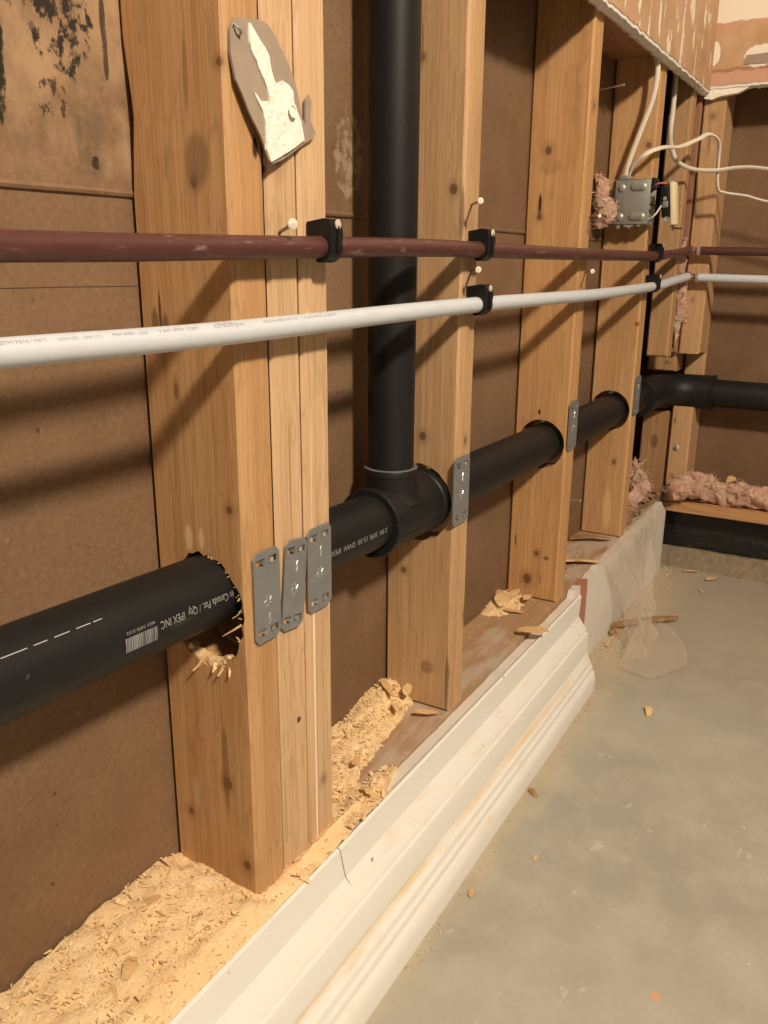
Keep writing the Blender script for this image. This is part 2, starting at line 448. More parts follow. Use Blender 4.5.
def pink():
    t = NT('pink_fibreglass'); p = t.pos()
    n = t.noise(p, 90, 5, .7, 1.0)
    c = t.mix(t.smooth(n, .3, .7), (.78, .42, .30), (.95, .68, .53))
    c = t.mix(t.smooth(t.noise(p, 24, 3), .52, .7), c, (.80, .62, .44))
    t.bump(t.noise(p, 300, 5, .8), 1.0, .006)
    m = t.out(c, .95, 0, .05); t.b.inputs['Subsurface Weight'].default_value = .15
    t.b.inputs['Subsurface Radius'].default_value = (.01, .006, .004); return m
M['pink'] = pink()
M['rubble'] = plain('dirt_rubble', (.30, .19, .11), .95, 0, .1, .5, 120, .9)
def tar():
    t = NT('black_tar'); p = t.pos()
    n = t.noise(t.vmath('MULTIPLY', p, (60, 30, 60)), 1, 5, .65)
    c = t.mix(t.math('MULTIPLY', t.smooth(n, .60, .75), .6), (.012, .012, .012), (.11, .10, .085))
    t.bump(n, .8, .008)
    return t.out(c, .38, 0, .5)
M['tar'] = tar()
def film():
    t = NT('clear_plastic_film')
    tr = t.new('ShaderNodeBsdfTransparent'); tr.inputs[0].default_value = (.93, .90, .86, 1)
    t.b.inputs['Base Color'].default_value = (.80, .73, .64, 1); t.b.inputs['Roughness'].default_value = .16
    t.b.inputs['Specular IOR Level'].default_value = .8
    lw = t.new('ShaderNodeLayerWeight'); lw.inputs[0].default_value = .35
    f = t.math('ADD', t.math('MULTIPLY', lw.outputs['Facing'], .50), .10, clamp=True)
    mx = t.new('ShaderNodeMixShader')
    t.l.new(f, mx.inputs[0]); t.l.new(tr.outputs[0], mx.inputs[1]); t.l.new(t.b.outputs[0], mx.inputs[2])
    t.l.new(mx.outputs[0], t.n['Material Output'].inputs[0]); return t.m
M['film'] = film()
M['scrap'] = plain('grey_drywall_paper', (.34, .27, .21), .85, 0, .15, .14, 90, .25)
def plaster():
    t = NT('white_plaster'); p = t.pos()
    n = t.noise(p, 210, 4, .6)
    c = t.mix(t.smooth(n, .60, .80), (.90, .86, .76), (.60, .57, .51))
    t.bump(t.noise(p, 150, 4), .8, .003)
    return t.out(c, .9, 0, .15)
M['plaster'] = plaster()
M['ceil'] = plain('ceiling_paint', (.66, .62, .56), .85, 0, .2, .05, 4)

# ------------------------------------------------------------------ structure
X0, X1 = -1.0, 1.85
TOP = 1.46
# floor
g = G(); nx, ny = 60, 40
for i in range(nx+1):
    for j in range(ny+1):
        x = -1.4 + 3.6*i/nx; y = -2.6 + 2.75*j/ny
        g.v.append((x, y, -.65 + .0015*noise.noise(Vector((x*4, y*4, 0)))))
for i in range(nx):
    for j in range(ny):
        a = i*(ny+1)+j; g.f.append((a, a+ny+1, a+ny+2, a+1))
n0 = len(g.v); g.box((-1.4, -2.6, -.75), (2.2, .15, -.66))
mk('floor', g, M['concrete'], kind='structure', label='grey concrete floor slab with pale scuffs, dust and an orange spot')
# ceiling, far overhead
mk('ceiling', G().box((-1.4, -2.6, 1.5), (2.2, .15, 1.53)), M['ceil'], kind='structure', label='plain painted ceiling above the stripped wall')

# sheathing behind the studs: two courses of board with a folded paper joint
wb = thing('wall_back', (.4, .1, -.65), 'brown fibreboard sheathing behind the studs, mould stained at upper left', None, kind='structure')
mk('panel', shear(G().box((X0, .0905, -.56), (1.655, .102, .0497))), M['sheath'], wb)
mk('panel', shear(G().box((X0, .0895, .0500), (1.655, .101, TOP))), M['sheath'], wb)
gj = G(); pth = [(X0 + i*.05, .0905 + .0006*noise.noise(Vector((i*.7, 0, 3))), .0495 + .0012*noise.noise(Vector((i*.5, 2, 0)))) for i in range(54)]
gj.tube(pth, .0029, 8); mk('joint_fold', shear(gj), M['sheath'], wb)
gl = G(); pth = [(X0 + i*.04, .0907, -.0145 + .0006*noise.noise(Vector((i*.9, 7, 3)))) for i in range(39)]
gl.tube(pth, .0005, 5); mk('scored_line', shear(gl), M['scoreline'], wb)
mk('gap_dark_sheet', G().box((1.50, .110, -.17), (1.96, .114, TOP)), M['void'], wb)  # black sheet added so the gap past the fourth stud reads as dark void
mk('panel', G().box((1.6555, .0905, -.56), (1.941, .103, -.17)), M['lowpanel'], wb, label='stained reddish board behind the drain elbow')
# end wall board and the dark footing under it
we = thing('wall_end', (1.96, -.4, -.65), 'dark brown fibreboard closing the end wall beyond the corner stud', None, kind='structure')
mk('panel', G().box((1.942, -1.3, -.50), (1.954, .11, TOP)), M['sheath2'], we)
ge = G(); n = 40
for i in range(n+1):
    y = -1.3 + 1.36*i/n
    def jn(k): return .006*noise.noise(Vector((y*16, k*3.1, 0)))
    ge.v += [(1.99, y, -.512), (1.905+jn(1), y, -.513), (1.897+jn(2), y, -.535+jn(5)), (1.905+jn(3), y, -.575), (1.91, y, -.606+.5*jn(4)), (1.99, y, -.606)]
for i in range(n):
    for k in range(6):
        a = i*6+k; b = i*6+(k+1) % 6; ge.f.append((a, b, b+6, a+6))
ge.f += [(0,1,2,3,4,5), tuple(n*6+k for k in (5,4,3,2,1,0))]
mk('tarred_footing', ge, M['tar'], we, label='black tar coated footing', angle=50)
ge = G()
for i in range(n*2+1):
    y = -1.3 + 1.31*i/(n*2)
    def jn(k): return .007*noise.noise(Vector((y*45, k*3.1, 4)))
    ge.v += [(1.99, y, -.604), (1.902+jn(1), y, -.606+jn(6)*.5), (1.898+jn(2), y, -.622+jn(5)), (1.888+jn(3)*1.4, y, -.652), (1.99, y, -.652)]
for i in range(n*2):
    for k in range(5):
        a = i*5+k; b = i*5+(k+1) % 5; ge.f.append((a, b, b+5, a+5))
mk('concrete_lip', ge, M['lip'], we, label='rough crumbling concrete edge')

# upper drywall on the stud wall with its broken lower edge
def drywall_edge(name, fr, to, axis, mat_face, parent_label, ztop, zlo, jag, seed):
    w = thing(name, ((fr+to)/2 if axis == 'x' else 1.843, 0 if axis == 'x' else (fr+to)/2, zlo), parent_label, None, kind='structure')
    n = int(abs(to-fr)/.006); P = []
    for i in range(n+1):
        s = fr + (to-fr)*i/n
        P.append((s, zlo + jag*noise.noise(Vector((s*55, seed, 0))) + jag*.8*noise.noise(Vector((s*160, seed, 5)))))
    def pt(s, d, z): return (s, d, z) if axis == 'x' else (X1 + d, s, z)
    gf = G(); gc = G()
    for s, z in P:
        r = .0018*noise.noise(Vector((s*90, seed, 9)))
        gf.v += [pt(s, -.0165, z+.006+r), pt(s, -.0165, ztop), pt(s, -.0155, ztop), pt(s, -.0155, z+.006+r)]
        gc.v += [pt(s, -.0155+r*.3, z+.001), pt(s, -.0155, ztop), pt(s, 0.0, ztop), pt(s, -.001, z-.001+r), pt(s, -.007, z-.003+r*1.5)]
    for i in range(n):
        for k in range(4): gf.f.append((i*4+k, i*4+(k+1) % 4, (i+1)*4+(k+1) % 4, (i+1)*4+k))
        for k in range(5): gc.f.append((i*5+k, i*5+(k+1) % 5, (i+1)*5+(k+1) % 5, (i+1)*5+k))
    mk('paper_face', gf, mat_face, w); mk('gypsum_core', gc, M['gypsum'], w, label='broken grey gypsum edge')
    return w
drywall_edge('wall_upper', X0, 1.838, 'x', M['torn'], 'torn tan drywall left hanging above the studs', TOP, .323, .0035, 1)
wt = drywall_edge('wall_end_upper', .0, -1.3, 'y', M['tornend'], 'torn orange drywall with white painted top on the end wall', TOP, .330, .0012, 6)
gp = G().prism([(-.006, .331), (-.006, .316), (-.02, .313), (-.035, .318), (-.055, .319), (-.068, .321), (-.085, .329), (-.09, .333)], [], lambda a, b, t: (t, a, b), 1.836, 1.849)
mk('plaster_crumb', gp.jitter(.001, 200), M['plaster'], wt, label='crumbling white plaster under the orange drywall')
gp = G().prism([(-.072, .368), (-.118, .366), (-.118, .384), (-.075, .383)], [], lambda a, b, t: (t, a, b), 1.832, 1.8338)
mk('torn_flap', gp, M['scrap'], wt, label='grey torn paper in a white patch')

# bottom plate and drywall strip behind the trim
def slab(xa, xb, n, prof):
    g = G(); m = None
    for i in range(n+1):
        x = xa + (xb-xa)*i/n; p = prof(x); m = len(p); g.v += [(x, y, z) for y, z in p]
    for i in range(n):
        for k in range(m): g.f.append((i*m+k, i*m+(k+1) % m, (i+1)*m+(k+1) % m, (i+1)*m+k))
    g.f += [tuple(range(m)), tuple(n*m + k for k in reversed(range(m)))]
    return g
mk('trim_1', slab(X0, 1.84, 40, lambda x: [(.001, zplate(x)), (.0885, zplate(x)), (.0885, zplate(x)-.037), (.001, zplate(x)-.037)]), M['plate'], kind='structure', label='dirty wooden bottom plate under the studs')
mk('trim_2', slab(X0, 1.84, 4, lambda x: [(.004, zplate(x)-.038), (.10, zplate(x)-.038), (.10, -.652), (.004, -.652)]), M['lip'], kind='structure', label='concrete curb under the bottom plate')
def strip_prof(x):
    r = .004*noise.noise(Vector((x*40, 3, 0))) + .003*noise.noise(Vector((x*120, 3, 0)))
    zt = (zplate(x) + .003 + r if x > 1.24 else -.5085 - .0190*min(1.9, max(0, (1.225-x)/.725)) + r*.4) - (.03*max(0, (x-1.795)/.045))
    return [(-.0135, zt), (-.0005, zt-.002), (-.0005, -.65), (-.0135, -.65)]
mk('wall_strip', slab(.0, 1.845, 300, strip_prof), M['strip'], kind='structure', label='low strip of white drywall along the bottom plate, bare pink edge showing')
# moulded white baseboard, pulled away from the wall
BP = [(-.0150, -.5085), (-.0180, -.5065), (-.0205, -.5085), (-.0215, -.540), (-.0235, -.5425), (-.0345, -.5555), (-.0365, -.5590), (-.0370, -.5610), (-.0395, -.5625), (-.0405, -.5650),
      (-.0420, -.5950), (-.0432, -.5970), (-.0480, -.6025), (-.0500, -.6040), (-.0515, -.6100), (-.0545, -.6130), (-.0555, -.6190), (-.0585, -.6215), (-.0610, -.6260), (-.0622, -.6320), (-.0622, -.6498), (-.0150, -.6498)]
def bb_prof(x):
    k = (1.225 - x)/.725; k = min(max(k, -.05), 1.9); out = []
    for (y, z) in BP:
        d = (-.508 - z)/.142
        out.append((y - .0185*k*max(d, 0)**.8 - (.001*k), z - .020*k*(1-d)*.9 if z > -.649 else z))
    return out
g = slab(X0, 1.238, 120, bb_prof)
m = len(BP)
for i in range(m):      # broken far end
    p = g.v[120*m+i]; g.v[120*m+i] = (p[0] + .006*noise.noise(Vector((p[2]*90, 1, 2))) + 0, p[1], p[2])
    q = g.v[120*m+i]; g.v[120*m+i] = (q[0] + .012 - .030*min(1, max(0, (-.51-p[2])/.14)), q[1], q[2])
mk('baseboard_left', g, M['paint'], kind='structure', angle=25, label='white moulded baseboard with sawdust on its ledges')

# ------------------------------------------------------------------ studs
def stud(label, x0, x1, y0, y1, mat, z0=None, z1=TOP, hole=None, lean=0.0, group='wall studs', wane=None):
    zb = (zplate((x0+x1)/2)) if z0 is None else z0
    if y1 == .089: y1 = ysh((x0+x1)/2) - .0008
    outer = [(y0, zb), (y1, zb)]
    if wane:
        outer += [(y1, wane-.05), (y1-.003, wane-.02), (y1-.005, wane), (y1-.004, wane+.015), (y1, wane+.05)]
    outer += [(y1, z1), (y0, z1)]
    g = G().prism(outer, [hole] if hole else [], YZ, x0, x1, .0028)
    if lean: g.v = [(x + lean*(z-zb), y, z) for x, y, z in g.v]
    return mk('wall_stud', g, mat, None, label, 'stud', group, angle=40)
fx = .4605
S1 = wood('wood_stud_near', (.575, .345, .165), (.455, .24, .10), [
    ((fx, .031, .056), (.01, .004, .0055), KN, .95), ((fx, .027, .070), (.01, .013, .020), (.24, .145, .07), .75),
    ((fx, .029, -.418), (.01, .005, .006), KN, .9), ((fx, .030, -.40), (.01, .004, .05), ST, .6), ((fx, .073, -.461), (.01, .004, .005), KN, .8),
    ((fx, .013, -.176), (.01, .004, .004), KN, .9), ((fx, .0770, -.041), (.01, .0042, .015), GR, .85), ((fx, .0665, -.043), (.01, .0040, .013), GR, .85), ((fx, .0715, -.034), (.01, .0020, .024), (.16, .055, .018), .95),
    ((fx, .060, -.090), (.01, .002, .007), KN, .7), ((fx, .004, .127), (.01, .003, .004), KN, .8), ((fx, .011, -.492), (.012, .006, .007), KN, .9),
    ((fx, .056, -.205), (.01, .0045, .012), (.80, .56, .30), .8), ((fx, .043, -.204), (.01, .003, .010), (.80, .56, .30), .8), ((fx, .034, .125), (.01, .003, .03), ST, .5), ((.489, 0, .079), (.0035, .01, .009), DK, .95), ((fx, .065, -.44), (.01, .005, .02), (.5, .4, .28), .5)], 1.3)
s1a = stud('near stud of the triple post, with the ragged hole and black drain pipe entering it', .4605, .4980, 0, .089, S1,
     hole=ring(.0415, -.2635, .0385, .0485, 44, .07, 5), wane=.10)
fw = lambda *marks, seed=0: marks
S1b = wood('wood_stud_mid', LTF, DKF, [((.515, 0, .08), (.005, .01, .012), KN, .7), ((.524, 0, -.38), (.003, .01, .003), DK, .9), ((.520, 0, -.16), (.001, .01, .05), ST, .7), ((.499, .0, .066), (.004, .01, .006), DK, .95)], 4.1)
stud('middle stud of the triple post behind the slanted metal plate', .5008, .5368, .0006, .089, S1b, hole=ring(.0425, -.262, .041, .046, 36, .03, 8))
S1c = wood('wood_stud_right', LTF, DKF, [((.549, 0, -.40), (.0012, .01, .30), (.93, .85, .68), .85), ((.548, 0, -.04), (.003, .01, .012), (.9, .72, .45), .7), ((.560, 0, -.46), (.004, .01, .005), KN, .5)], 8.8)
stud('right stud of the triple post, with a pale paint drip down its face', .5395, .5765, .001, .089, S1c, hole=ring(.0425, -.262, .041, .046, 36, .03, 9))
fx = .817
S2 = wood('wood_stud_second', (.57, .365, .195), (.45, .265, .13), [
    ((fx, .050, .202), (.01, .003, .004), KN, .8), ((fx, .051, .215), (.01, .0015, .03), ST, .7), ((fx, .012, .077), (.01, .0045, .0055), KN, .95), ((fx, .042, -.181), (.01, .005, .006), KN, .95),
    ((fx, .064, -.344), (.01, .004, .004), KN, .85), ((fx, .030, -.462), (.01, .012, .012), ST, .6), ((fx, .003, -.48), (.01, .003, .06), DK, .6), ((fx, .002, .05), (.01, .002, .03), DK, .6),
    ((.835, 0, -.02), (.01, .01, .012), (.42, .31, .2), .4), ((.84, 0, -.185), (.004, .01, .005), KN, .7), ((.853, 0, -.40), (.004, .01, .008), KN, .6)], 12.2)
stud('stud right of the black riser, with the tee fitting at its hole', .817, .855, 0, .089, S2, hole=ring(.045, -.258, .0415, .0455, 40, .02, 3))
fx = 1.186
S3 = wood('wood_stud_third', (.575, .335, .15), (.465, .245, .10), [
    ((fx, .054, .156), (.01, .006, .0075), KN, .95), ((fx, .062, .086), (.01, .0028, .016), DK, .95), ((fx, .062, .070), (.01, .004, .005), KN, .95), ((fx, .049, .135), (.01, .02, .012), ST, .3),
    ((fx, .036, -.426), (.01, .004, .005), KN, .95), ((fx, .020, -.431), (.01, .005, .004), ST, .9), ((fx, .049, -.470), (.01, .007, .009), KN, .95), ((fx, .028, -.468), (.01, .002, .01), (.35, .10, .05), .7), ((fx, .072, -.41), (.01, .0015, .012), DK, .8),
    ((fx, .045, -.205), (.01, .003, .006), DK, .9), ((1.205, 0, .21), (.006, .01, .006), KN, .6)], 17.5)
stud('third stud along, framing the pipe before the metal box', 1.186, 1.224, 0, .089, S3, hole=ring(.040, -.253, .0365, .037, 36, .015, 4))
fx = 1.534
S4 = wood('wood_stud_fourth', (.57, .34, .16), (.465, .255, .11), [
    ((fx, .004, -.093), (.01, .005, .005), (.30, .08, .03), .95), ((fx, .024, -.345), (.01, .004, .006), KN, .85), ((fx, .011, .20), (.01, .005, .005), KN, .85),
    ((fx, .030, -.44), (.01, .012, .05), (.72, .50, .27), .5)], 21.0)
stud('fourth stud with the metal electrical box on its side', 1.534, 1.572, 0, .089, S4, hole=ring(.040, -.250, .0365, .037, 36, .015, 14))
WC = wood('wood_corner', (.52, .32, .16), (.42, .24, .11), [((1.79, .0, .10), (.004, .01, .03), ST, .6)], 26.0)
stud('shallow sawn-off stud at the corner, cut short above the elbow', 1.772, 1.806, 0, .043, WC, z0=-.170, group='corner framing')
WD = wood('wood_corner_dark', (.46, .27, .14), (.34, .18, .08), [((1.862, .03, -.36), (.01, .012, .02), DK, .5), ((1.862, .02, -.19), (.01, .004, .003), KN, .7)], 29.0)
stud('recessed wooden block just above the drain elbow in the corner', 1.862, 1.9395, .000, .060, WD, z0=-.208, z1=.02, group='corner framing')
stud('recessed stained stub standing on the plate below the drain elbow', 1.862, 1.9395, .000, .060, WD, z0=zplate(1.84)+.001, z1=-.293, group='corner framing')
stud('reddish backing board wedged between corner stud and shallow stud', 1.845, 1.857, -.002, .06, wood('wood_reddish', (.36, .18, .11), (.26, .12, .07), [], 31.0), z0=-.168, group='corner framing')
# end-wall corner stud, notched for the drain: outline in (x, z), extruded along y
zb = -.487
WE = wood('wood_end_stud', (.58, .365, .19), (.47, .27, .13), [((1.85, -.024, .285), (.01, .006, .006), KN, .5), ((1.85, -.022, .24), (.01, .003, .03), ST, .5), ((1.85, -.012, -.31), (.01, .002, .008), DK, .8), ((1.85, -.022, -.06), (.01, .003, .004), KN, .6)], 33.0)
out = [(1.85, zb), (1.85, -.279), (1.925, -.285), (1.925, -.172), (1.85, -.168), (1.85, TOP), (1.939, TOP), (1.939, zb)]
mk('corner_stud', G().prism(out, [], XZ, -.046, -.004, .0028), WE, None, 'end-wall corner stud notched around the drain pipe', 'stud', 'corner framing', angle=40)
# end wall bottom plate and blocking in the bays
mk('bottom_plate', G().bevbox((1.852, -1.3, -.511), (1.941, -.004, -.489), .002), wood('wood_end_plate', (.62, .35, .17), (.46, .24, .10), [], 37.0, 'y'), None, 'narrow wooden plate lying on the black footing under pink insulation', 'plank')
mk('blocking', G().bevbox((1.2245, .012, .335), (1.5335, .0885, .373), .002), wood('wood_block', (.44, .22, .12), (.32, .15, .07), [], 39.0, 'x'), None, 'reddish brown blocking between third and fourth studs under the drywall', 'blocking')

# splinters round the ragged hole are parts of the near stud
def sliver(a, b, w, seed, curl=.3):
    a = Vector(a); b = Vector(b); r = random.Random(seed); g = G(); n = 5
    d = b-a; side = d.cross(Vector((r.uniform(-1, 1), r.uniform(-1, 1), r.uniform(-1, 1)))).normalized()
    up = d.cross(side).normalized()
    for i in range(n+1):
        t = i/n; c = a + d*t + up*math.sin(t*math.pi)*curl*d.length*.3
        ww = w*(1-.75*t)*(1+.2*r.uniform(-1, 1)); th = w*.28
        for sx, sy in ((-1, -1), (1, -1), (1, 1), (-1, 1)): g.v.append(tuple(c + side*sx*ww*.5 + up*sy*th*.5))
    for i in range(n):
        for k in range(4): g.f.append((i*4+k, i*4+(k+1) % 4, i*4+4+(k+1) % 4, i*4+4+k))
    g.f += [(3, 2, 1, 0), tuple(n*4+k for k in range(4))]
    return g
sp = [((.4610, .006, -.268), (.4550, .021, -.279), .0018), ((.4610, .007, -.258), (.4560, .011, -.262), .0013),
      ((.4630, .036, -.3095), (.4565, .035, -.3150), .0050), ((.4630, .027, -.3070), (.4560, .029, -.3165), .0040), ((.4630, .021, -.3050), (.4575, .0185, -.3150), .0035), ((.4630, .050, -.3090), (.4550, .055, -.3180), .0048)]
rr = random.Random(31)
for k in range(20):                                   # short fibres standing in the rim on the room side
    a_ = math.radians(rr.uniform(95, 265)); cy_, cz_ = .0415 + math.cos(a_)*.0382, -.2635 + math.sin(a_)*.048
    q = rr.uniform(.003, .006)
    sp.append(((.4612, cy_ - .001*math.cos(a_), cz_), (.4595 + rr.uniform(0, .002), cy_ - math.cos(a_)*q + rr.uniform(-.001, .001), cz_ - math.sin(a_)*q*.8 + rr.uniform(-.002, .002)), rr.uniform(.0010, .0022)))
for i, (a, b, w) in enumerate(sp):
    mk('splinter', sliver(a, b, w, i, .15), M['splinter'], s1a)
gf = G().tube(spline([(0.4660, .070, -.300), (0.4670, .055, -.3085), (0.4680, .035, -.3105), (0.4690, .020, -.304)], 4), [.002]+[.0055]*11+[.003], 8)
mk('torn_fibre', gf.jitter(.003, 160), M['splinter'], s1a, label='pale torn fibres in the bottom of the hole')

# ------------------------------------------------------------------ drain pipe
R = .0288
YC = .042
XR = .7475; RR_ = .0243      # riser
def zc(x): return -.2545 if x > .75 else -.2545 + .016*min(1, (.75-x)/.6)
dp = thing('drain_pipe', (.755, YC, -.29), 'black plastic drain pipe through the studs with a riser, tee and corner elbow', 'pipe')
mk('pipe_run', G().tube([(X0, YC, -.2385), (.15, YC, zc(.15)), (.45, YC, zc(.45)), (.74, YC, zc(.74))], R, 40), M['black'], dp)
mk('pipe_run', G().tube([(.78, YC, -.2545), (1.2, YC-.001, -.2535), (1.715, YC-.002, -.2500)], R, 40), M['black'], dp)
mk('riser', G().tube([(XR, YC, -.245), (XR, YC, .5), (XR, YC, TOP)], RR_, 40), M['black'], dp)
def lathe(pts, o, axis, n=40):
    """pts = (distance along axis, radius)"""
    ax = Vector(axis).normalized(); u = Vector((0, 0, 1)) if abs(ax.z) < .5 else Vector((0, 1, 0)); w = ax.cross(u); g = G()
    for d, r in pts:
        for k in range(n):
            a = 2*math.pi*k/n; g.v.append(tuple(Vector(o) + ax*d + (u*math.cos(a)+w*math.sin(a))*r))
    for i in range(len(pts)-1):
        for k in range(n): g.f.append((i*n+k, i*n+(k+1) % n, (i+1)*n+(k+1) % n, (i+1)*n+k))
    return g
RH = .0348
tee = mk('tee_fitting', lathe([(-.053, R), (-.053, RH+.0012), (-.0515, RH+.002), (-.048, RH+.002), (-.0465, RH), (.05, RH), (.052, RH+.0015), (.064, RH+.0015), (.064, R)], (.7565, YC, -.2545), (1, 0, 0)), M['black'], dp)
# branch with a flared root that blends into the body
br = []
for i in range(9):
    t = i/8; br.append((.016 + .018*t, .0285 + .0055*(1-t)**2.2))
br += [(.045, .0285), (.0455, .0292), (.0505, .0292), (.052, .0285), (.052, RR_)]
mk('branch', lathe(br, (XR, YC, -.2545), (0, 0, 1)), M['black'], tee)
mk('rim', lathe([(.0515, .0278), (.0524, .0284), (.0530, .0278), (.0530, RR_-.0004)], (XR, YC, -.2545), (0, 0, 1)), M['gluerim'], tee, label='pale scuffed rim of glue')
mk('mould_seam', G().tube([(.707, YC-RH*.93, -.2545-RH*.36), (.76, YC-RH*.93, -.2545-RH*.36), (.815, YC-RH*.93, -.2545-RH*.36)], .0009, 6), M['black'], tee)
# far elbow turning along the end wall
ZE = -.250
c = Vector((1.775, -.068, ZE)); arc = [(1.72, YC, ZE)]
pe = [(1.715, .040, ZE), (1.745, .040, ZE)]
for i in range(1, 9):
    a = math.pi/2*i/8; pe.append((1.800 + math.sin(a)*.085 - .0, .040 - .085 + math.cos(a)*.085, ZE))
pe += [(1.885, -.075, ZE)]
eb = mk('elbow_fitting', G().tube(pe, [.036]*len(pe), 32), M['black'], dp)
mk('rim', lathe([(0, R), (0, .0378), (.004, .0378), (.0045, .036)], (1.713, .040, ZE), (1, 0, 0)), M['black'], eb)
mk('rim', lathe([(0, .0365), (.0005, .0378), (.005, .0378), (.006, R)], (1.885, -.073, ZE), (0, -1, 0)), M['black'], eb)
mk('pipe_run', G().tube([(1.885, -.06, ZE), (1.885, -.6, ZE-.004), (1.885, -1.3, ZE-.01)], R, 32), M['black'], dp)

# printing: flat lettering wrapped on the pipe
def text_flat(s):
    cu = bpy.data.curves.new('t', 'FONT'); cu.body = s; cu.size = 1.0; cu.resolution_u = 2
    ob = bpy.data.objects.new('t', cu); COL.objects.link(ob)
    dg = bpy.context.evaluated_depsgraph_get(); me = bpy.data.meshes.new_from_object(ob.evaluated_get(dg))
    v = [(p.co.x, p.co.y) for p in me.vertices]; f = [tuple(q.vertices) for q in me.polygons]
    bpy.data.objects.remove(ob); bpy.data.curves.remove(cu); bpy.data.meshes.remove(me)
    return v, f
def wrap(v, f, xa, xb, height, cen, rad, th0, flip):
    """fit flat lettering between xa and xb on a cylinder along x; th0 = angle above horizontal facing the room"""
    bm = bmesh.new(); vv = [bm.verts.new((a, b, 0)) for a, b in v]
    for q in f:
        if len(set(q)) > 2: bm.faces.new([vv[i] for i in q])
    lo_ = min(p[1] for p in v); hi_ = max(p[1] for p in v)
    for k in range(1, 8):
        bmesh.ops.bisect_plane(bm, geom=bm.verts[:]+bm.edges[:]+bm.faces[:], plane_co=(0, lo_+(hi_-lo_)*k/8, 0), plane_no=(0, 1, 0))
    bm.verts.index_update(); v = [(q.co.x, q.co.y) for q in bm.verts]; f = [tuple(q.index for q in p.verts) for p in bm.faces]; bm.free()
    w = max(p[0] for p in v) - min(p[0] for p in v); x_ = min(p[0] for p in v); g = G()
    for a, b in v:
        t = (a-x_)/w; s = 1 if not flip else -1
        x = xa + (xb-xa)*t if not flip else xb - (xb-xa)*t
        th = th0 + s*b*height/rad; cy, cz_ = cen(x)
        g.v.append((x, cy - math.cos(th)*rad, cz_ + math.sin(th)*rad))
    g.f = f; return g
dcen = lambda x: (YC, zc(x))
v, f = text_flat('Made in Canada Pat. / Qty  IPEX INC')
mk('printed_text', wrap(v, f, .3850, .476, .0085, dcen, R+.0002, .20, True), M['print'], dp, smooth=False, label='pale upside-down maker lettering')
v = []; f = []; r = random.Random(3); x = 0.0
while x < 1:
    w = r.choice((.008, .012, .02, .03)); v += [(x, 0), (x+w, 0), (x+w, 1), (x, 1)]; n = len(v); f.append((n-4, n-3, n-2, n-1)); x += w + r.choice((.008, .012, .02))
mk('printed_barcode', wrap(v, f, .353, .3815, .0105, dcen, R+.0002, .14, True), M['print'], dp, smooth=False)
v, f = text_flat('4021 5475 2152')
mk('printed_text', wrap(v, f, .3550, .3805, .0030, dcen, R+.0002, .28, True), M['print'], dp, smooth=False)
v, f = text_flat('2 IN  XFR 15-50  DWV  IPEX')
mk('printed_text', wrap(v, f, .594, .693, .0075, dcen, R+.0002, .08, True), M['print'], dp, smooth=False)
r = random.Random(5); x = .268
g = G()
while x < .345:
    w = r.uniform(.003, .012) if x > .285 else .018
    a0 = len(g.v)
    for xx, dt in ((x, -.012), (x+w, -.012), (x+w, .016), (x, .016)):
        th = .80 + dt*.8; g.v.append((xx, YC - math.cos(th)*(R+.0003), zc(xx) + math.sin(th)*(R+.0003)))
    g.f.append((a0, a0+1, a0+2, a0+3)); x += w + r.uniform(.002, .006)
mk('scratch', g, M['dash'], dp, smooth=False, label='pale dashed scratch')

# ------------------------------------------------------------------ supply tubes
RP = .0080
redp = [(-1.0, -.012, -.008), (-.3, -.012, .002), (.275, -.012, .0089), (.374, -.012, .0104), (.522, -.012, .0138), (.705, -.012, .0175), (.834, -.012, .0183), (1.075, -.012, .0188), (1.30, -.012, .020), (1.553, -.012, .0225), (1.64, -.012, .026), (1.74, -.011, .031), (1.806, -.014, .0375)]
whtp = [(-1.0, -.012, -.040), (-.3, -.012, -.042), (.268, -.012, -.043), (.331, -.012, -.0433), (.4125, -.012, -.0433), (.520, -.012, -.0419), (.67, -.012, -.0391), (.839, -.012, -.0370), (1.027, -.012, -.0363), (1.255, -.012, -.0352), (1.572, -.012, -.0285), (1.70, -.012, -.021), (1.806, -.016, -.0135)]
def tube_thing(nm, pts, mat, endz, label, sleeve):
    t = thing(nm, (.5, -.012, pts[2][2]-RP), label, 'tube')
    mk('straight_run', G().tube(spline(pts, 6), RP, 24), mat, t)
    x, y, z = pts[-1]
    el = mk('elbow_fitting', G().tube(spline([(x-.004, y, z), (x+.016, y-.002, z+.0005), (x+.022, y-.010, z), (x+.022, y-.020, endz)], 5), .0052, 14), M['brass'], t)
    mk('crimp_ring', lathe([(0, .0062), (0, .0092), (.008, .0092), (.008, .0062)], (x-.003, y, z), (1, -.02, 0), 24), M['copper'], t, label='copper crimp ring')
    mk('crimp_ring', lathe([(0, .0062), (0, .0090), (.006, .0090), (.006, .0062)], (x+.022, y-.012, endz), (0, -1, 0), 24), sleeve, t, label='bright crimp ring at the corner')
    mk('end_wall_run', G().tube([(x+.022, y-.018, endz), (x+.022, -.4, endz-.008), (x+.022, -1.3, endz-.02)], RP, 24), mat, t)
    return t
tr = tube_thing('water_tube', redp, M['red'], .0365, 'dark red water tube running across the studs above the white one', M['galvbright'])
tw = tube_thing('water_tube', whtp, M['white'], -.0150, 'white water tube clipped below the dark red one', M['galvbright'])
def interp(pts, x):
    for a, b in zip(pts, pts[1:]):
        if a[0] <= x <= b[0]:
            k = (x-a[0])/(b[0]-a[0]); return (a[1]+(b[1]-a[1])*k, a[2]+(b[2]-a[2])*k)
wcen = lambda x: interp(whtp, x)
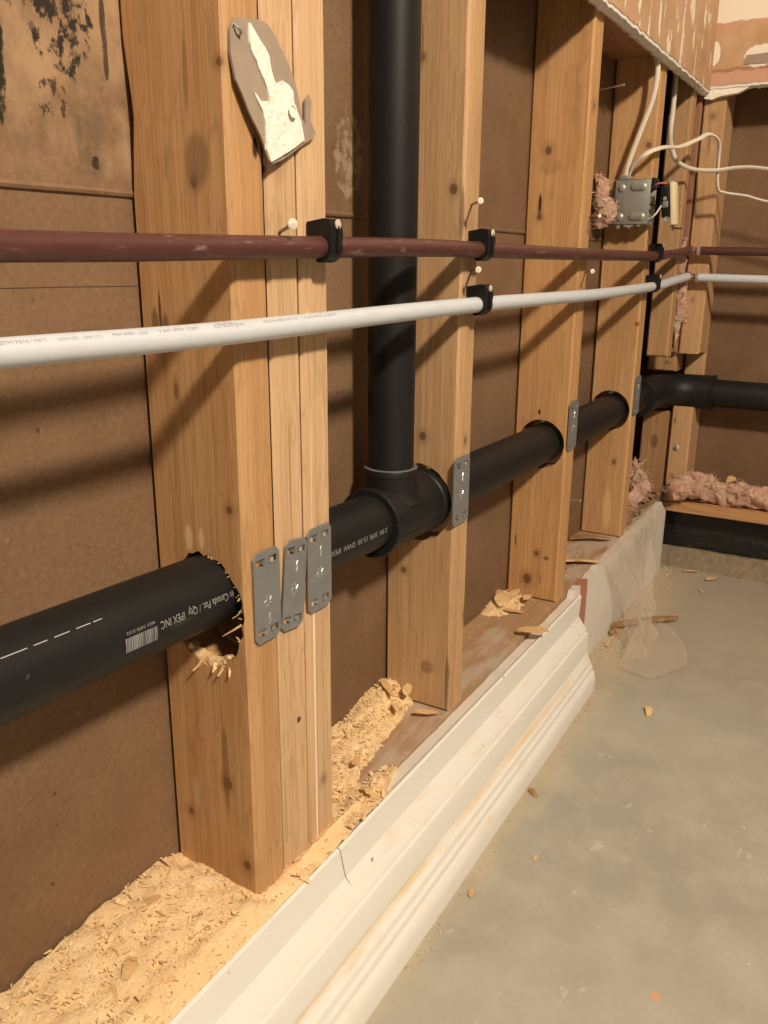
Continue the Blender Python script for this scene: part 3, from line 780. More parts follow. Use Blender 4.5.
for s, xa, xb, h, th in (('ASTM F876 / F877', .262, .292, .0034, .62), ('SDR-9 PEX', .299, .312, .0030, .62), ('5006 CTS', .315, .328, .0030, .62), ('PEX 5006', .336, .352, .0030, .66), ('CL5', .355, .362, .003, .62), ('160 PSI 73F', .372, .405, .0030, .66), ('cNSF', .420, .440, .0062, .62), ('pw', .4405, .450, .0044, .62), ('CSA B137.5   100 PSI 180F', .470, .56, .0028, .66)):
    v, f = text_flat(s)
    mk('printed_text', wrap(v, f, xa, xb, h, wcen, RP+.00015, th, False), M['inkgrey'], tw, smooth=False)

# ------------------------------------------------------------------ clips and nails
def nail(a, b, label, rh=.0032, rs=.0013, mats=('nail', 'nailhead'), group='bent nails in the studs'):
    a = Vector(a); b = Vector(b); d = (b-a).normalized()
    t = thing('nail', a, label, 'nail', group)
    mk('shank', G().tube([a - d*.012, a, b], rs, 10), M[mats[0]], t)
    mk('head', lathe([(-.0012, rs), (-.0008, rh*.9), (0, rh), (.0009, rh), (.0013, rh*.85), (.0014, 0.0004)], b, d, 18), M[mats[1]], t)
    return t
def clip(x, cen, label, w=.014, tilt=0.0):
    cy, cz_ = cen; ro = RP + .0032; ri = RP + .0003
    t = thing('pipe_clip', (x, 0, cz_-ro), label, 'clip', 'black pipe clips')
    arc_o = []; arc_i = []
    for i in range(19):
        a = math.radians(100 + i*(290-100)/18)      # over the top, round the room side, to below
        arc_o.append((cy + math.cos(a)*ro*(1.0 if i < 15 else 1.0-.03*(i-14)), cz_ + math.sin(a)*ro)); arc_i.append((cy + math.cos(a)*ri, cz_ + math.sin(a)*ri))
    prof = [(-.0003, cz_+RP+.0012), (-.0003, cz_+RP+.0105), (cy-.004, cz_+RP+.0128), (cy-ro+.001, cz_+RP+.0118), (cy-ro-.0005, cz_+RP+.001)] + [p for p in arc_o if p[1] < cz_+.004 and (p[0] < cy or p[1] < cz_)] + list(reversed(arc_i)) 
    b = mk('clip_body', G().prism(prof, [], YZ, x-w/2, x+w/2, 0), M['clip'], t)
    if tilt: pass
    mk('rib', G().box((x-.0012, cy-ro-.0016, cz_-.004), (x+.0012, cy-ro+.001, cz_+RP+.008)), M['clip'], b)
    yb = cy-ro+.0005; zn = cz_+RP+.0085
    nn = mk('clip_nail', G().tube([(x+.001, .012, zn), (x, yb-.001, zn)], .0013, 8), M['nail'], t)
    mk('nail_head', lathe([(0, .0013), (0, .0036), (.0011, .0036), (.0014, .0004)], (x, yb-.0008, zn), (0, -1, 0), 14), M['nailhead'], nn)
    return t
clip(.5545, interp(redp, .5545), 'black clip holding the dark red tube on the triple post', .015)
clip(.838, interp(redp, .838), 'black clip holding the dark red tube on the stud right of the riser', .017)
clip(.838, interp(whtp, .838), 'black clip holding the white tube on the stud right of the riser', .018)
clip(1.557, interp(redp, 1.556), 'far black clip holding the dark red tube below the metal box', .018)
clip(1.557, interp(whtp, 1.57), 'far black clip holding the white tube on the fourth stud', .018)
nail((.5145, 0, .0245), (.498, -.024, .0285), 'bright-headed nail above the red tube on the triple post', .0038)
nail((.836, 0, .063), (.807, -.023, .064), 'bright-headed nail near the top of the stud right of the riser')
nail((.840, 0, -.004), (.808, -.023, -.0015), 'bright-headed nail between the two tubes beside the riser stud')
nail((1.217, 0, -.004), (1.183, -.021, -.003), 'small nail between the two tubes on the third stud')
nail((1.219, 0, .071), (1.193, -.022, .0695), 'small nail on the third stud level with the metal box', .0026)
nail((1.45, .0895, .276), (1.45, .036, .280), 'long nail poking through the sheathing high beside the fourth stud', .0022, .0016, ('galvbright', 'galvbright'), 'nails through the sheathing')
nail((1.455, .0915, -.408), (1.45, .056, -.405), 'nail poking through the sheathing low beside the fourth stud', .003, .0014, ('galvbright', 'galvbright'), 'nails through the sheathing')
nail((1.46, .0915, -.162), (1.45, .062, -.161), 'thin nail tip poking through the sheathing above the drain pipe', .0012, .0010, ('galvbright', 'galvbright'), 'nails through the sheathing')
nail((1.85, -.022, -.367), (1.846, -.0222, -.367), 'nail head driven into the low end of the corner stud', .005, .002, ('nail', 'galvbright'))
nail((1.572+.03, .036, -.068), (1.60, .02, -.068), 'thin nail tip in the dark gap beyond the fourth stud', .0012, .001, ('galvbright', 'galvbright'), 'nails through the sheathing')

# ------------------------------------------------------------------ steel protector plates
def plate(x0, x1, zt, zb_, label, rz=0.0, yoff=0.0, detail=True):
    w = x1-x0; h = zt-zb_; xc = (x0+x1)/2; zm = (zt+zb_)/2; ch = min(.006, w*.2)
    def T(a, b, t):
        ca, sa = math.cos(rz), math.sin(rz); return (xc + a*ca - b*sa, t, zm + a*sa + b*ca)
    o = [(-w/2+ch*.7, -h/2), (w/2-ch, -h/2), (w/2, -h/2+ch*.8), (w/2, h/2-ch*.8), (w/2-ch*.7, h/2), (-w/2+ch, h/2), (-w/2, h/2-ch*.8), (-w/2, -h/2+ch*.8)]
    holes = []; pr = []
    for sx in (-1, 1):
        for sz in (-1, 1):
            cx = sx*w*.24; cz_ = sz*h*.385; a = .0048; b = .0028
            holes.append([(cx+a, cz_-b), (cx+a, cz_+b), (cx-a, cz_+b), (cx-a, cz_-b)]); pr.append((cx, cz_, sx, sz))
    t = thing('protector_plate', (xc, 0, zb_), label, 'metal plate', 'steel plates over the pipe holes')
    mk('plate', G().prism(o, holes, T, -.0026-yoff, -.0012-yoff), M['galv'], t, angle=25)
    for (cx, cz_, sx, sz) in pr:                     # bent prongs of each slot
        g = G(); k = sx
        q = [T(cx-k*.0044, cz_-.002, -.0030-yoff), T(cx-k*.0044, cz_+.002, -.0030-yoff), T(cx-k*.0012, cz_+.0018, -.0042-yoff), T(cx-k*.0012, cz_-.0018, -.0042-yoff), T(cx-k*.001, cz_, .004)]
        g.add(q, [(0, 1, 2, 3), (0, 3, 4), (3, 2, 4), (2, 1, 4), (1, 0, 4)])
        mk('prong', g, M['galvbright'] if (sx*sz) > 0 else M['galv'], t, smooth=False)
    # stamped marks: a rosette and a short squiggle in brighter steel
    g = G()
    for k in range(7):
        a = k*math.pi/3.5; r0, r1 = .0022, .0048
        g.tube([T(math.cos(a)*r0, -.004+math.sin(a)*r0*1.2, -.00262-yoff), T(math.cos(a+.5)*r1, -.004+math.sin(a+.5)*r1*1.2, -.00265-yoff)], .00035, 5)
    mk('stamped_mark', g, M['galvbright'], t)
    g = G(); zz = .016 if rz or x0 > .53 else -.019
    g.tube([T(.002, zz+.004, -.0027-yoff), T(.0005, zz+.001, -.0029-yoff), T(.0022, zz-.001, -.0027-yoff), T(.0008, zz-.005, -.0027-yoff)], .0007, 6)
    mk('stamped_mark', g, M['galvbright'], t)
    return t
plate(.4675, .4995, -.2115, -.2875, 'metal plate on the near stud of the triple post')
plate(.504, .533, -.2130, -.2895, 'slanted middle metal plate of the three on the triple post', -.12, .0)
plate(.5385, .573, -.2110, -.2865, 'metal plate on the right stud of the triple post', 0, -.001)
plate(.8095, .8485, -.2010, -.2790, 'metal plate on the stud beside the tee fitting')
plate(1.185, 1.222, -.186, -.260, 'metal plate on the third stud beside the drain')
plate(1.5385, 1.574, -.186, -.257, 'farthest metal plate, on the fourth stud beside the elbow')

# ------------------------------------------------------------------ torn drywall scrap on the triple post
sc = thing('drywall_scrap', (.5, -.004, .068), 'torn scrap of grey drywall paper with white plaster on the triple post', 'scrap')
so = [(.4615, .147), (.466, .1535), (.479, .156), (.492, .158), (.501, .157), (.509, .151), (.515, .145), (.523, .137), (.529, .129), (.532, .120), (.535, .113), (.5375, .104), (.541, .100), (.5415, .117), (.546, .121), (.549, .117), (.5475, .104), (.554, .096), (.5495, .0915), (.541, .088), (.525, .080), (.510, .073), (.493, .068), (.490, .074), (.483, .085), (.472, .100), (.462, .116), (.4605, .132)]
def warp_scrap(g, amp=1.0):
    out = []
    for x, y, z in g.v:
        lift = max(0, (.135-z)/.06)*.007*max(0, (.535-x)/.06) + .0012*noise.noise(Vector((x*60, 0, z*60)))
        out.append((x, y - lift*amp, z))
    g.v = [(x+.0035, y, z) for x, y, z in out]; return g
def grid_fill(outline, y0, y1, step):
    """closed flat sheet with an irregular outline, gridded so that it can curl"""
    bm = bmesh.new(); vs_ = [bm.verts.new((a, y1, b)) for a, b in outline]; bm.faces.new(vs_)
    for ax, lo_, hi_ in ((0, min(p[0] for p in outline), max(p[0] for p in outline)), (2, min(p[1] for p in outline), max(p[1] for p in outline))):
        q = lo_ + step
        while q < hi_:
            co = [0, 0, 0]; no = [0, 0, 0]; co[ax] = q; no[ax] = 1
            bmesh.ops.bisect_plane(bm, geom=bm.verts[:]+bm.edges[:]+bm.faces[:], plane_co=co, plane_no=no); q += step
    ext = bmesh.ops.extrude_face_region(bm, geom=bm.faces[:])
    for e in ext['geom']:
        if isinstance(e, bmesh.types.BMVert): e.co.y = y0
    bmesh.ops.recalc_face_normals(bm, faces=bm.faces[:])
    return G().bm(bm)
mk('paper', warp_scrap(grid_fill(so, -.0026, -.0008, .008)), M['scrap'], sc)
pl = [(.480, .1535), (.4865, .148), (.492, .143), (.499, .137), (.501, .128), (.505, .121), (.513, .1245), (.520, .123), (.525, .120), (.526, .112), (.531, .105), (.534, .102), (.536, .095), (.538, .089), (.525, .083), (.508, .0755), (.492, .0695), (.487, .077), (.4885, .086), (.489, .094), (.4855, .102), (.482, .107), (.479, .112), (.4815, .1105), (.486, .107), (.491, .108), (.496, .109), (.4935, .117), (.489, .124), (.485, .131), (.480, .139), (.4785, .147)]
gp = warp_scrap(grid_fill(pl, -.0040, -.002, .006))
gp.v = [(x, y - .0012*max(0, noise.noise(Vector((x*170, 1, z*170)))), z) for x, y, z in gp.v]
mk('plaster_patch', gp, M['plaster'], sc, label='rough white plaster')
mk('screw_head', lathe([(-.002, .0015), (0, .0046), (.0006, .0046), (.0006, .0034), (-.0002, .003), (-.0002, .0002)], (.5235, -.0072, .106), (0, -1, 0), 18), M['plaster'], sc)
mk('staple', G().tube([(.467, -.004, .1495), (.469, -.006, .147), (.472, -.006, .1455), (.4735, -.004, .145)], .0009, 6), M['galv'], sc)

# ------------------------------------------------------------------ electrical box, device and cables
BX = 1.499
jb = thing('electrical_box', (1.516, .022, .070), 'grey steel electrical box on the side of the fourth stud', 'electrical box')
g = G()   # open towards the room: back, sides, top, bottom
g.bevbox((BX, -.008, .0725), (BX+.0012, .052, .144), .0004); g.bevbox((1.532, -.008, .0725), (1.5335, .052, .144), .0004)
g.bevbox((BX, .050, .0725), (1.533, .052, .144), .0004); g.bevbox((BX, -.008, .0725), (1.533, .052, .0737), .0004); g.bevbox((BX, -.008, .1428), (1.533, .052, .144), .0004)
body = mk('box_body', g, M['boxsteel'], jb)
for (y, z, l) in ((.040, .131, 0), (.012, .132, .007), (.040, .085, 0), (.011, .085, .007)):
    g = G()
    n = 20
    for h, k in ((.0012, 1.0), (-.0012, .95), (-.0026, .7), (-.0031, .3)):
        for i in range(n):
            a = 2*math.pi*i/n; cy_ = l if math.cos(a) > 0 else -l
            g.v.append((BX+h, y + cy_ + math.cos(a)*.0068*k, z + math.sin(a)*.0068*k))
    for i in range(3):
        for k in range(n): g.f.append((i*n+k, i*n+(k+1) % n, (i+1)*n+(k+1) % n, (i+1)*n+k))
    g.f.append(tuple(3*n+k for k in range(n)))
    mk('knockout', g, M['boxsteel'], body)
for y in (.030, .020, .008):
    mk('tab', G().bevbox((BX+.001, y-.003, .069), (BX+.006, y+.003, .0728), .0006), M['boxsteel'], jb)
mk('cable_clamp', G().bevbox((BX+.002, .028, .144), (BX+.014, .046, .1505), .0012), M['boxsteel'], jb)
for y, z in ((.024, .0695), (.042, .0690)):
    mk('clamp_screw', lathe([(0, .0018), (0, .0032), (.0015, .003), (.002, .0005)], (BX+.003, y, z), (-1, 0, 0), 12), M['galvbright'], jb)
mk('mounting_ear', G().bevbox((BX+.002, -.0135, .134), (BX+.030, -.008, .1455), .0006), M['clip'], jb)
dv = thing('wall_outlet', (1.525, -.04, .066), 'black and ivory wiring device hanging out of the steel box', 'outlet')
def tilt(g, piv, a):
    ca, sa = math.cos(a), math.sin(a)
    g.v = [(x, piv[0] + (y-piv[0])*ca - (z-piv[1])*sa, piv[1] + (y-piv[0])*sa + (z-piv[1])*ca) for x, y, z in g.v]; return g
PV = (-.034, .138); TA = -.12
bd = mk('device_body', tilt(G().bevbox((1.507, -.036, .084), (1.531, -.021, .132), .0015), PV, TA), M['clip'], dv)
mk('terminal_plate', tilt(G().bevbox((1.5055, -.033, .099), (1.507, -.024, .109), .0004), PV, TA), M['galv'], bd)
mk('terminal_screw', tilt(lathe([(0, .003), (.0015, .0032), (.002, .0004)], (1.5065, -.028, .113), (-1, 0, 0), 14), PV, TA), M['galvbright'], bd)
mk('face', tilt(G().bevbox((1.505, -.0435, .070), (1.533, -.0362, .138), .0016), PV, TA), M['ivory'], dv, label='ivory plastic face')
mk('mounting_strap', tilt(G().bevbox((1.510, -.0368, .062), (1.528, -.0354, .145), .0004), PV, TA), M['galv'], dv)
mk('mounting_screw', tilt(lathe([(0, .0018), (.003, .0044), (.0042, .0044), (.0042, .002), (.0036, .0005)], (1.507, -.030, .080), (-1, 0, 0), 16), PV, TA), M['galvbright'], dv)
mk('screw_end', tilt(G().tube([(1.518, -.034, .066), (1.516, -.052, .063)], .0016, 8), PV, TA), M['brass'], dv)
for i, (pts, mt) in enumerate((([(1.51, .03, .085), (1.505, -.003, .0805), (1.500, -.017, .0855), (1.506, -.0265, .1015)], 'cable'),
                 ([(1.515, .03, .125), (1.508, -.005, .132), (1.504, -.020, .1365), (1.508, -.032, .136)], 'wirepink'),
                 ([(1.52, .03, .120), (1.514, -.006, .126), (1.510, -.018, .131), (1.514, -.029, .134)], 'clip'),
                 ([(1.525, .03, .110), (1.522, -.006, .105), (1.520, -.015, .100), (1.518, -.024, .098)], 'clip'))):
    mk('lead_wire', G().tube(spline(pts, 6), .0014, 8), M[mt], dv, label=('white lead', 'pink lead', None, None)[i])
def cable(label, pts):
    return mk('electrical_cable', G().tube(spline(pts, 8), .0043, 12, True, (1.0, .62)), M['cable'], None, label, 'cable', 'white cables at the metal box')
cable('white cable dropping from behind the drywall into the top of the metal box', [(1.505, .012, .48), (1.505, .008, .40), (1.505, .005, .335), (1.505, -.001, .307), (1.505, .003, .266), (1.505, .018, .220), (1.505, .033, .173), (1.506, .037, .1515)])
cable('white cable arching out of the metal box and off along the end wall', [(1.507, .0325, .1515), (1.498, .022, .168), (1.493, .004, .181), (1.512, -.008, .190), (1.560, -.012, .1985), (1.64, -.016, .208), (1.70, -.032, .226), (1.74, -.043, .239), (1.77, -.055, .229), (1.78, -.056, .196), (1.78, -.060, .150), (1.79, -.071, .141), (1.80, -.111, .134), (1.80, -.148, .123), (1.80, -.30, .09), (1.79, -.6, .05), (1.79, -1.2, .04)])
cable('white cable hanging from the corner and swinging level off to the right', [(1.70, .017, .48), (1.70, .017, .40), (1.70, .017, .331), (1.70, .017, .279), (1.70, .018, .245), (1.71, .017, .220), (1.72, .005, .193), (1.74, -.020, .180), (1.77, -.056, .179), (1.78, -.095, .183), (1.78, -.144, .178), (1.78, -.3, .15), (1.79, -.6, .16), (1.79, -1.2, .15)])

# ------------------------------------------------------------------ insulation
def clump(name, label, path, rad, seed, fluff=1.0, n=14, fibres=40, group='pink insulation'):
    g = G(); P = spline(path, 6); m = len(P)
    RR = []
    for i in range(m):
        t = i/(m-1); k = min(len(rad)-1.001, t*(len(rad)-1)); a = int(k); RR.append(rad[a]+(rad[a+1]-rad[a])*(k-a))
    g.tube(P, RR, n)
    bm = bmesh.new(); vv = [bm.verts.new(p) for p in g.v]
    for f_ in g.f: bm.faces.new([vv[i] for i in f_])
    bmesh.ops.subdivide_edges(bm, edges=bm.edges[:], cuts=2, use_grid_fill=True)
    g = G().bm(bm); out = []
    for p in g.v:
        p = Vector(p); q = p*34 + Vector((seed, 0, 0))
        out.append(tuple(p + noise.noise_vector(q)*.012*fluff + noise.noise_vector(q*2.7)*.006*fluff + noise.noise_vector(q*8)*.0025*fluff))
    g.v = out; r = random.Random(seed); base = list(g.v)
    for k in range(fibres):
        a = Vector(r.choice(base)); d = Vector((r.uniform(-1, 1), r.uniform(-1, 1), r.uniform(-.3, 1)))*r.uniform(.006, .018)*fluff; e = Vector((r.uniform(-1, 1), r.uniform(-1, 1), r.uniform(-1, 1)))*.005*fluff
        rr = r.choice((.0003, .0004, .0006, .0011))
        g.tube([a-d*.2, a + d*.3 + e, a + d*.7 + e*1.3, a + d], [rr, rr, rr*.8, rr*.4], 3)
    return mk(name, g, M['pink'], None, label, 'insulation', group, angle=60)
clump('insulation_clump', 'ragged pink insulation lying along the end wall plate', [(1.838, -.012, -.466), (1.836, -.04, -.452), (1.866, -.07, -.447), (1.878, -.11, -.456), (1.875, -.15, -.462), (1.88, -.20, -.460), (1.89, -.27, -.470), (1.90, -.5, -.475), (1.90, -.9, -.475)], [.012, .022, .026, .020, .024, .022, .024, .018, .012], 3, 1.0, 14, 420)
clump('insulation_clump', 'pink insulation squeezed beside the corner stud above the notch', [(1.838, .006, .06), (1.836, .004, .02), (1.833, -.002, -.02), (1.832, -.004, -.06), (1.838, .002, -.10), (1.842, .004, -.15)], [.004, .008, .010, .013, .009, .004], 11, .6, 12, 160)
clump('insulation_clump', 'tuft of pink insulation beside the metal box', [(1.47, .075, .150), (1.465, .064, .125), (1.468, .058, .105), (1.475, .056, .082), (1.47, .066, .068)], [.006, .013, .015, .013, .005], 17, .8, 12, 180)
clump('insulation_clump', 'dirty insulation wad behind the plate between fourth stud and corner', [(1.66, .05, -.475), (1.70, .03, -.455), (1.74, .02, -.44), (1.77, .035, -.425), (1.78, .05, -.40)], [.008, .013, .017, .016, .010], 23, 1.2, 14, 260)
for i, (p, s) in enumerate((((1.872, -.125, -.440), .018), ((1.868, -.150, -.445), .013))):
    g = G().add([(0, 0, 0), (s, -.3*s, .1*s), (.9*s, -1.2*s, .3*s), (.2*s, -s, .5*s), (.1*s, -.1*s, .9*s), (.8*s, -.4*s, s), (.5*s, -.9*s, .9*s)], [(0, 3, 2, 1), (0, 1, 5, 4), (1, 2, 6, 5), (2, 3, 6), (3, 0, 4, 6), (4, 5, 6)])
    g.v = [(x+p[0], y+p[1], z+p[2]) for x, y, z in g.v]
    mk('insulation_tuft', g.jitter(.002, 200), M['chip'], None, ('larger', 'smaller')[i] + ' pale yellow tuft on top of the pink insulation', 'insulation', 'pale tufts', smooth=False)

# ------------------------------------------------------------------ sawdust, shavings and debris
def heap(label, xr, yr, hfun, nx_, ny_, flakes, seed, mat='dust'):
    g = G(); r = random.Random(seed); xa, xb = xr; ya, yb = yr
    for i in range(nx_+1):
        for j in range(ny_+1):
            x = xa+(xb-xa)*i/nx_; y = ya+(yb-ya)*j/ny_
            h = hfun(x, y)
            h2 = h + (.0042*noise.noise(Vector((x*60, y*60, seed))) + .0022*noise.noise(Vector((x*190, y*190, seed))) + .0012*noise.noise(Vector((x*420, y*420, seed)))) if h > 0 else h
            g.v.append((x, y, zplate(x) + h2))
    for i in range(nx_):
        for j in range(ny_):
            a = i*(ny_+1)+j; g.f.append((a, a+ny_+1, a+ny_+2, a+1))
    k = 0
    while k < flakes:
        x = r.uniform(xa, xb); y = r.uniform(ya, yb); h = hfun(x, y)
        if h <= .0005: k += .2; continue
        k += 1; s = r.uniform(.0004, .0013) if r.random() < .93 else r.uniform(.0015, .0035); z = zplate(x)+h+r.uniform(0, .0022)
        a = r.uniform(0, 6.28); d = Vector((math.cos(a), math.sin(a), r.uniform(-.5, .5)))*s*r.uniform(1, 2); e = Vector((-math.sin(a), math.cos(a), r.uniform(-.6, .6)))*s*.6
        c_ = Vector((x, y, z)); o = len(g.v)
        g.v += [tuple(c_-d-e), tuple(c_+d-e), tuple(c_+d*.8+e+Vector((0, 0, s*.3))), tuple(c_-d+e)]; g.f.append((o, o+1, o+2, o+3))
    return mk('sawdust', g, M[mat], None, label, 'sawdust', None, 'stuff', angle=60)
def near(x, y):
    e = min(1, max(0, (x+.25)/.2))
    h = .013 + .010*math.exp(-(((x-.40)/.10)**2 + ((y-.075)/.05)**2)) + .004*math.exp(-((x-.25)/.1)**2)
    h *= 1 if y > -.004 else max(0, 1-(-.004-y)/.022)*.9
    if x > .44: h *= max(.35, 1-(x-.44)/.06)
    if x > .5: h = .0075*max(0, 1-(y+.001)/.02) if y > -.004 else h
    if x > .60: h *= max(0, 1-(x-.60)/.11)
    return h*e - (.004 if y < -.014 and x < .5 else 0)
heap('pale sawdust heaped on the plate at the foot of the triple post', (-.2, .5780), (-.019, .0935), near, 180, 30, 5200, 2)
def second(x, y):
    k = min(1, max(0, (y-.012-.03*max(0, (x-.60))/.2)/.03))
    h = (.010 + .014*math.exp(-(((x-.80)/.06)**2 + ((y-.075)/.04)**2)))*k + .005*max(0, 1-(x-.575)/.09)
    if y < .012: h = max(h, near(x, y))
    return h if h > .0012 else (-.003 if y > .002 else -.022)
heap('sawdust heap between the triple post and the riser stud', (.5768, .8165), (-.019, .0905), second, 90, 40, 2600, 5)
def third(x, y):
    return .012*math.exp(-(((x-1.15)/.05)**2 + ((y-.075)/.03)**2)) - .003
heap('thin sawdust at the back of the bay before the third stud', (1.02, 1.185), (.02, .0895), third, 40, 20, 500, 6)

def chip_thing(p, size, az, seed, label, mat='chip', thick=.14, aspect=.40, tiltv=.25, group='wood shavings', nm='wood_shaving'):
    r = random.Random(seed); g = G(); n = 4
    L = size; W = size*aspect; T = max(.0005, size*.045); ph = r.uniform(.3, .9)
    for i in range(n+1):
        t = i/n-.5; w = W*(.45 if i == 0 else (.25 if i == n else 1.0))*r.uniform(.8, 1.1)*.5
        z = math.sin((t+.5)*math.pi)*L*thick*ph
        for sx, sz in ((-1, 0), (1, 0), (1, 1), (-1, 1)): g.v.append((t*L, sx*w*r.uniform(.85, 1.1), z+sz*T))
    for i in range(n):
        for k in range(4): g.f.append((i*4+k, i*4+(k+1) % 4, i*4+4+(k+1) % 4, i*4+4+k))
    g.f += [(3, 2, 1, 0), tuple(n*4+k for k in range(4))]
    mt = Matrix.Translation(p) @ Matrix.Rotation(az, 4, 'Z') @ Matrix.Rotation(r.uniform(-tiltv, tiltv), 4, 'X') @ Matrix.Rotation(r.uniform(-tiltv, tiltv)*.6, 4, 'Y')
    g.v = [tuple(mt @ Vector(q)) for q in g.v]
    return mk(nm, g, M[mat], None, label, 'wood chip', group, smooth=False)
zp = zplate
S = [((.345, .030, zp(.345)+.0175), .026, .5, 'curled flat shaving in the middle of the near sawdust heap', 'chip'),
     ((.350, .004, zp(.35)+.0145), .024, -.8, 'pale yellow splinter at the sawdust edge by the baseboard', 'splinter'),
     ((.322, .022, zp(.32)+.017), .020, .9, 'broad chip just left of the pale splinter in the near sawdust', 'splinter'),
     ((.395, .062, zp(.395)+.0235), .022, -.4, 'dark-edged shaving high on the near sawdust heap', 'chip'),
     ((.425, .046, zp(.425)+.020), .018, 1.1, 'short shaving against the foot of the near stud', 'splinter'),
     ((.437, .004, zp(.437)+.0115), .020, -.2, 'thin sliver at the front corner of the near stud', 'splinter'),
     ((.300, .058, zp(.30)+.018), .018, .1, 'small chip near the sheathing in the near sawdust', 'chip'),
     ((.790, .070, zp(.79)+.026), .034, 1.0, 'long stick leaning on the sawdust left of the riser stud', 'chip'),
     ((.806, .050, zp(.806)+.022), .026, .35, 'thick pale chip against the foot of the riser stud', 'splinter'),
     ((.795, .018, zp(.795)+.006), .030, -.9, 'thin sliver on the plate in front of the riser stud', 'chip'),
     ((.770, .045, zp(.77)+.018), .018, .8, 'small chip on top of the second sawdust heap', 'splinter'),
     ((.660, .030, zp(.66)+.014), .016, .1, 'small chip low on the second sawdust heap', 'chip'),
     ((.628, -.004, zp(.628)+.010), .018, 1.2, 'chip on the plate edge right of the triple post', 'splinter'),
     ((1.130, .070, zp(1.13)+.012), .034, .5, 'large upright chip at the foot of the third stud', 'splinter'),
     ((1.155, .060, zp(1.155)+.012), .036, -.3, 'broad pale shaving piled before the third stud', 'splinter'),
     ((1.168, .040, zp(1.168)+.008), .034, .2, 'curled shaving nearest the third stud', 'splinter'),
     ((1.150, .082, zp(1.15)+.014), .026, 1.3, 'chip behind the pile at the third stud', 'chip'),
     ((1.120, .042, zp(1.12)+.003), .032, -1.0, 'flat sliver lying in front of the third stud pile', 'chip'),
     ((.930, .042, zp(.93)+.003), .020, .6, 'lone pale chip on the plate behind the riser stud', 'splinter'),
     ((1.060, -.012, zp(1.06)+.009), .044, -1.15, 'flat wooden sliver across the plate edge and baseboard', 'chip'),
     ((1.360, .030, zp(1.36)+.004), .085, -1.0, 'long splintered strip on the plate beyond the third stud', 'chip'),
     ((1.330, .050, zp(1.33)+.003), .040, -1.5, 'dark strip crossing the long splinter beyond the third stud', 'darkchip'),
     ((1.490, .045, zp(1.49)+.003), .075, -1.1, 'dark bark strip at the foot of the fourth stud', 'darkchip')]
for i, (p, s, a, lb, mt) in enumerate(S):
    chip_thing(p, s, a, i+40, lb, mt, thick=.16 if 'upright' in lb or 'curled' in lb else .07, aspect=.30 if ('sliver' in lb or 'strip' in lb or 'stick' in lb or 'splinter ' in lb) else .42, tiltv=.5 if s > .03 and s < .04 else .25)
FL = [((.905, -.082, -.6485), .020, .9, 'brown torn chip on the concrete against the baseboard', 'darkchip'),
      ((.700, -.092, -.6485), .014, .3, 'small pale chip on the concrete near the baseboard', 'chip'),
      ((.790, -.130, -.6488), .010, .1, 'tiny pale sliver alone on the concrete', 'splinter'),
      ((1.195, -.155, -.6488), .028, .2, 'thin white flake on the concrete beyond the baseboard end', 'splinter'),
      ((1.395, -.030, -.6470), .016, .4, 'pale crumb at the foot of the drywall strip', 'splinter'),
      ((1.450, -.024, -.6460), .030, .2, 'brown splinter by the foot of the drywall strip', 'darkchip'),
      ((1.520, -.062, -.6465), .150, -.75, 'long dark stick lying under the plastic film', 'darkchip'),
      ((1.870, -.075, -.6475), .034, -1.1, 'pale flake lying before the black footing', 'splinter'),
      ((1.845, -.125, -.6475), .036, -.5, 'curled flake on the floor before the black footing', 'splinter'),
      ((1.760, -.120, -.6480), .016, .5, 'crumb of plaster on the floor of the far corner', 'splinter')]
for i, (p, s, a, lb, mt) in enumerate(FL):
    chip_thing(p, s, a, i+90, lb, mt, thick=.05 if 'stick' in lb else .10, aspect=.09 if 'stick' in lb else .40, tiltv=.05 if s > .1 else .15, group='chips on the concrete')
# uncountable crumbs along the foot of the strip and in the far corner
g = G(); r = random.Random(12)
def crumb(p, s):
    o = len(g.v); a = r.uniform(0, 6.28); c_, s_ = math.cos(a), math.sin(a)
    for x, y, z in ((-1, -.6, 0), (1, -.7, 0), (.8, .6, 0), (-.9, .7, 0), (-.5, -.3, .8), (.5, -.2, 1.0), (.4, .3, .7)):
        g.v.append((p[0]+(x*c_-y*s_)*s*r.uniform(.7, 1.2), p[1]+(x*s_+y*c_)*s*r.uniform(.7, 1.2), p[2]+z*s))
    g.f += [tuple(q+o for q in f_) for f_ in ((0, 3, 2, 1), (0, 1, 5, 4), (1, 2, 6, 5), (2, 3, 6), (3, 0, 4, 6), (4, 5, 6))]
for k in range(420):
    x = r.uniform(1.27, 1.88); crumb((x, -.0145 - abs(r.gauss(0, .016)), -.650), r.uniform(.0008, .0036))
for k in range(160):
    x = r.uniform(.55, 1.25); crumb((x, -.0815 + .018*(x-.5)/.72 - abs(r.gauss(0, .008)) - .002, -.650), r.uniform(.0006, .0024))
for k in range(90): crumb((r.uniform(.7, 1.9), -.08 - abs(r.gauss(0, .14)), -.650), r.uniform(.0005, .0016))
mk('floor_crumbs', g, M['crumb'], None, 'fine crumbs and sawdust scattered along the foot of the wall', 'debris', None, 'stuff', smooth=False)
g = G()
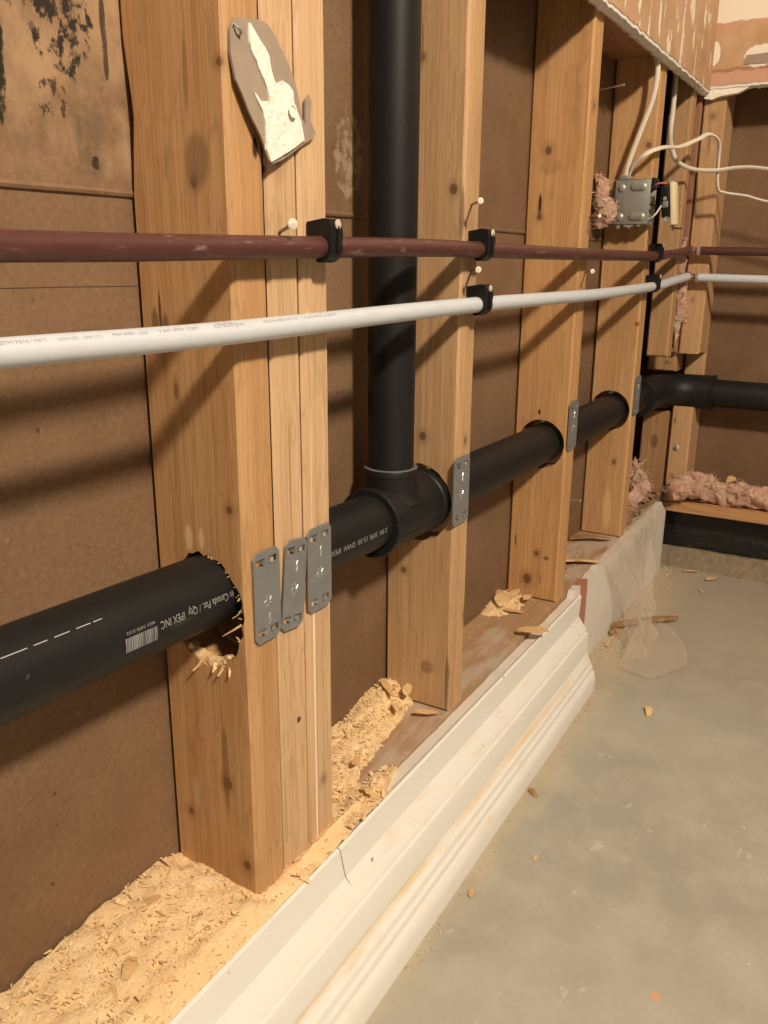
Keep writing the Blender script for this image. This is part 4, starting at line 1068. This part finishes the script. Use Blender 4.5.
for k in range(700):
    x = r.uniform(1.58, 1.84); y = r.uniform(.0, .085); h = .035*max(0, (x-1.62)/.2)*min(1, .3+y/.08)
    crumb((x, y, zplate(x)+h*r.random()), r.uniform(.002, .007))
for k in range(160): crumb((r.uniform(1.24, 1.53), r.uniform(.0, .085), zplate(1.4)+.0006), r.uniform(.0006, .0022))
mk('corner_rubble', g, M['rubble'], None, 'brown rubble and bark piled on the plate in the corner', 'debris', None, 'stuff', smooth=False)

# ------------------------------------------------------------------ plastic film over the strip
def film_sheet(rows, nu, seed, amp):
    g = G(); R_ = [[Vector(a), Vector(b)] for a, b in rows]
    cols = []
    A = spline([a for a, b in R_], 6); B = spline([b for a, b in R_], 6)
    for a, b in zip(A, B):
        ln = (b-a).length
        for i in range(nu+1):
            t = i/nu; p = a + (b-a)*t
            fold = math.sin(t*9 + seed + p.z*14) * amp * .6 + noise.noise(Vector((p.x*17, p.z*11, seed)))*amp*1.2
            p = p + Vector((0, -abs(fold), fold*.2)); 
            if p.z < -.648: p.z = -.648
            g.v.append(tuple(p))
    m = len(A)
    for j in range(m-1):
        for i in range(nu): q = j*(nu+1)+i; g.f.append((q, q+1, q+nu+2, q+nu+1))
    return g
pf = thing('plastic_film', (1.45, -.08, -.65), 'clear crumpled plastic film hanging over the drywall strip onto the floor', 'plastic film')
mk('hanging_sheet', film_sheet([((1.36, .004, zp(1.36)+.008), (1.74, .002, zp(1.74)+.010)), ((1.385, -.017, zp(1.38)), (1.73, -.018, zp(1.73))), ((1.42, -.024, -.535), (1.69, -.026, -.545)), ((1.45, -.034, -.575), (1.62, -.040, -.590)),
    ((1.43, -.046, -.610), (1.545, -.062, -.612)), ((1.375, -.060, -.634), (1.455, -.086, -.630)), ((1.328, -.068, -.646), (1.375, -.100, -.642))], 26, 1.0, .015), M['film'], pf, angle=80)
mk('floor_sheet', film_sheet([((1.315, -.066, -.646), (1.300, -.125, -.646)), ((1.36, -.066, -.638), (1.335, -.150, -.644)), ((1.42, -.062, -.632), (1.39, -.165, -.645)), ((1.50, -.055, -.636), (1.455, -.150, -.645)), ((1.56, -.045, -.644), (1.53, -.110, -.646))], 16, 4.0, .007), M['film'], pf, angle=80)
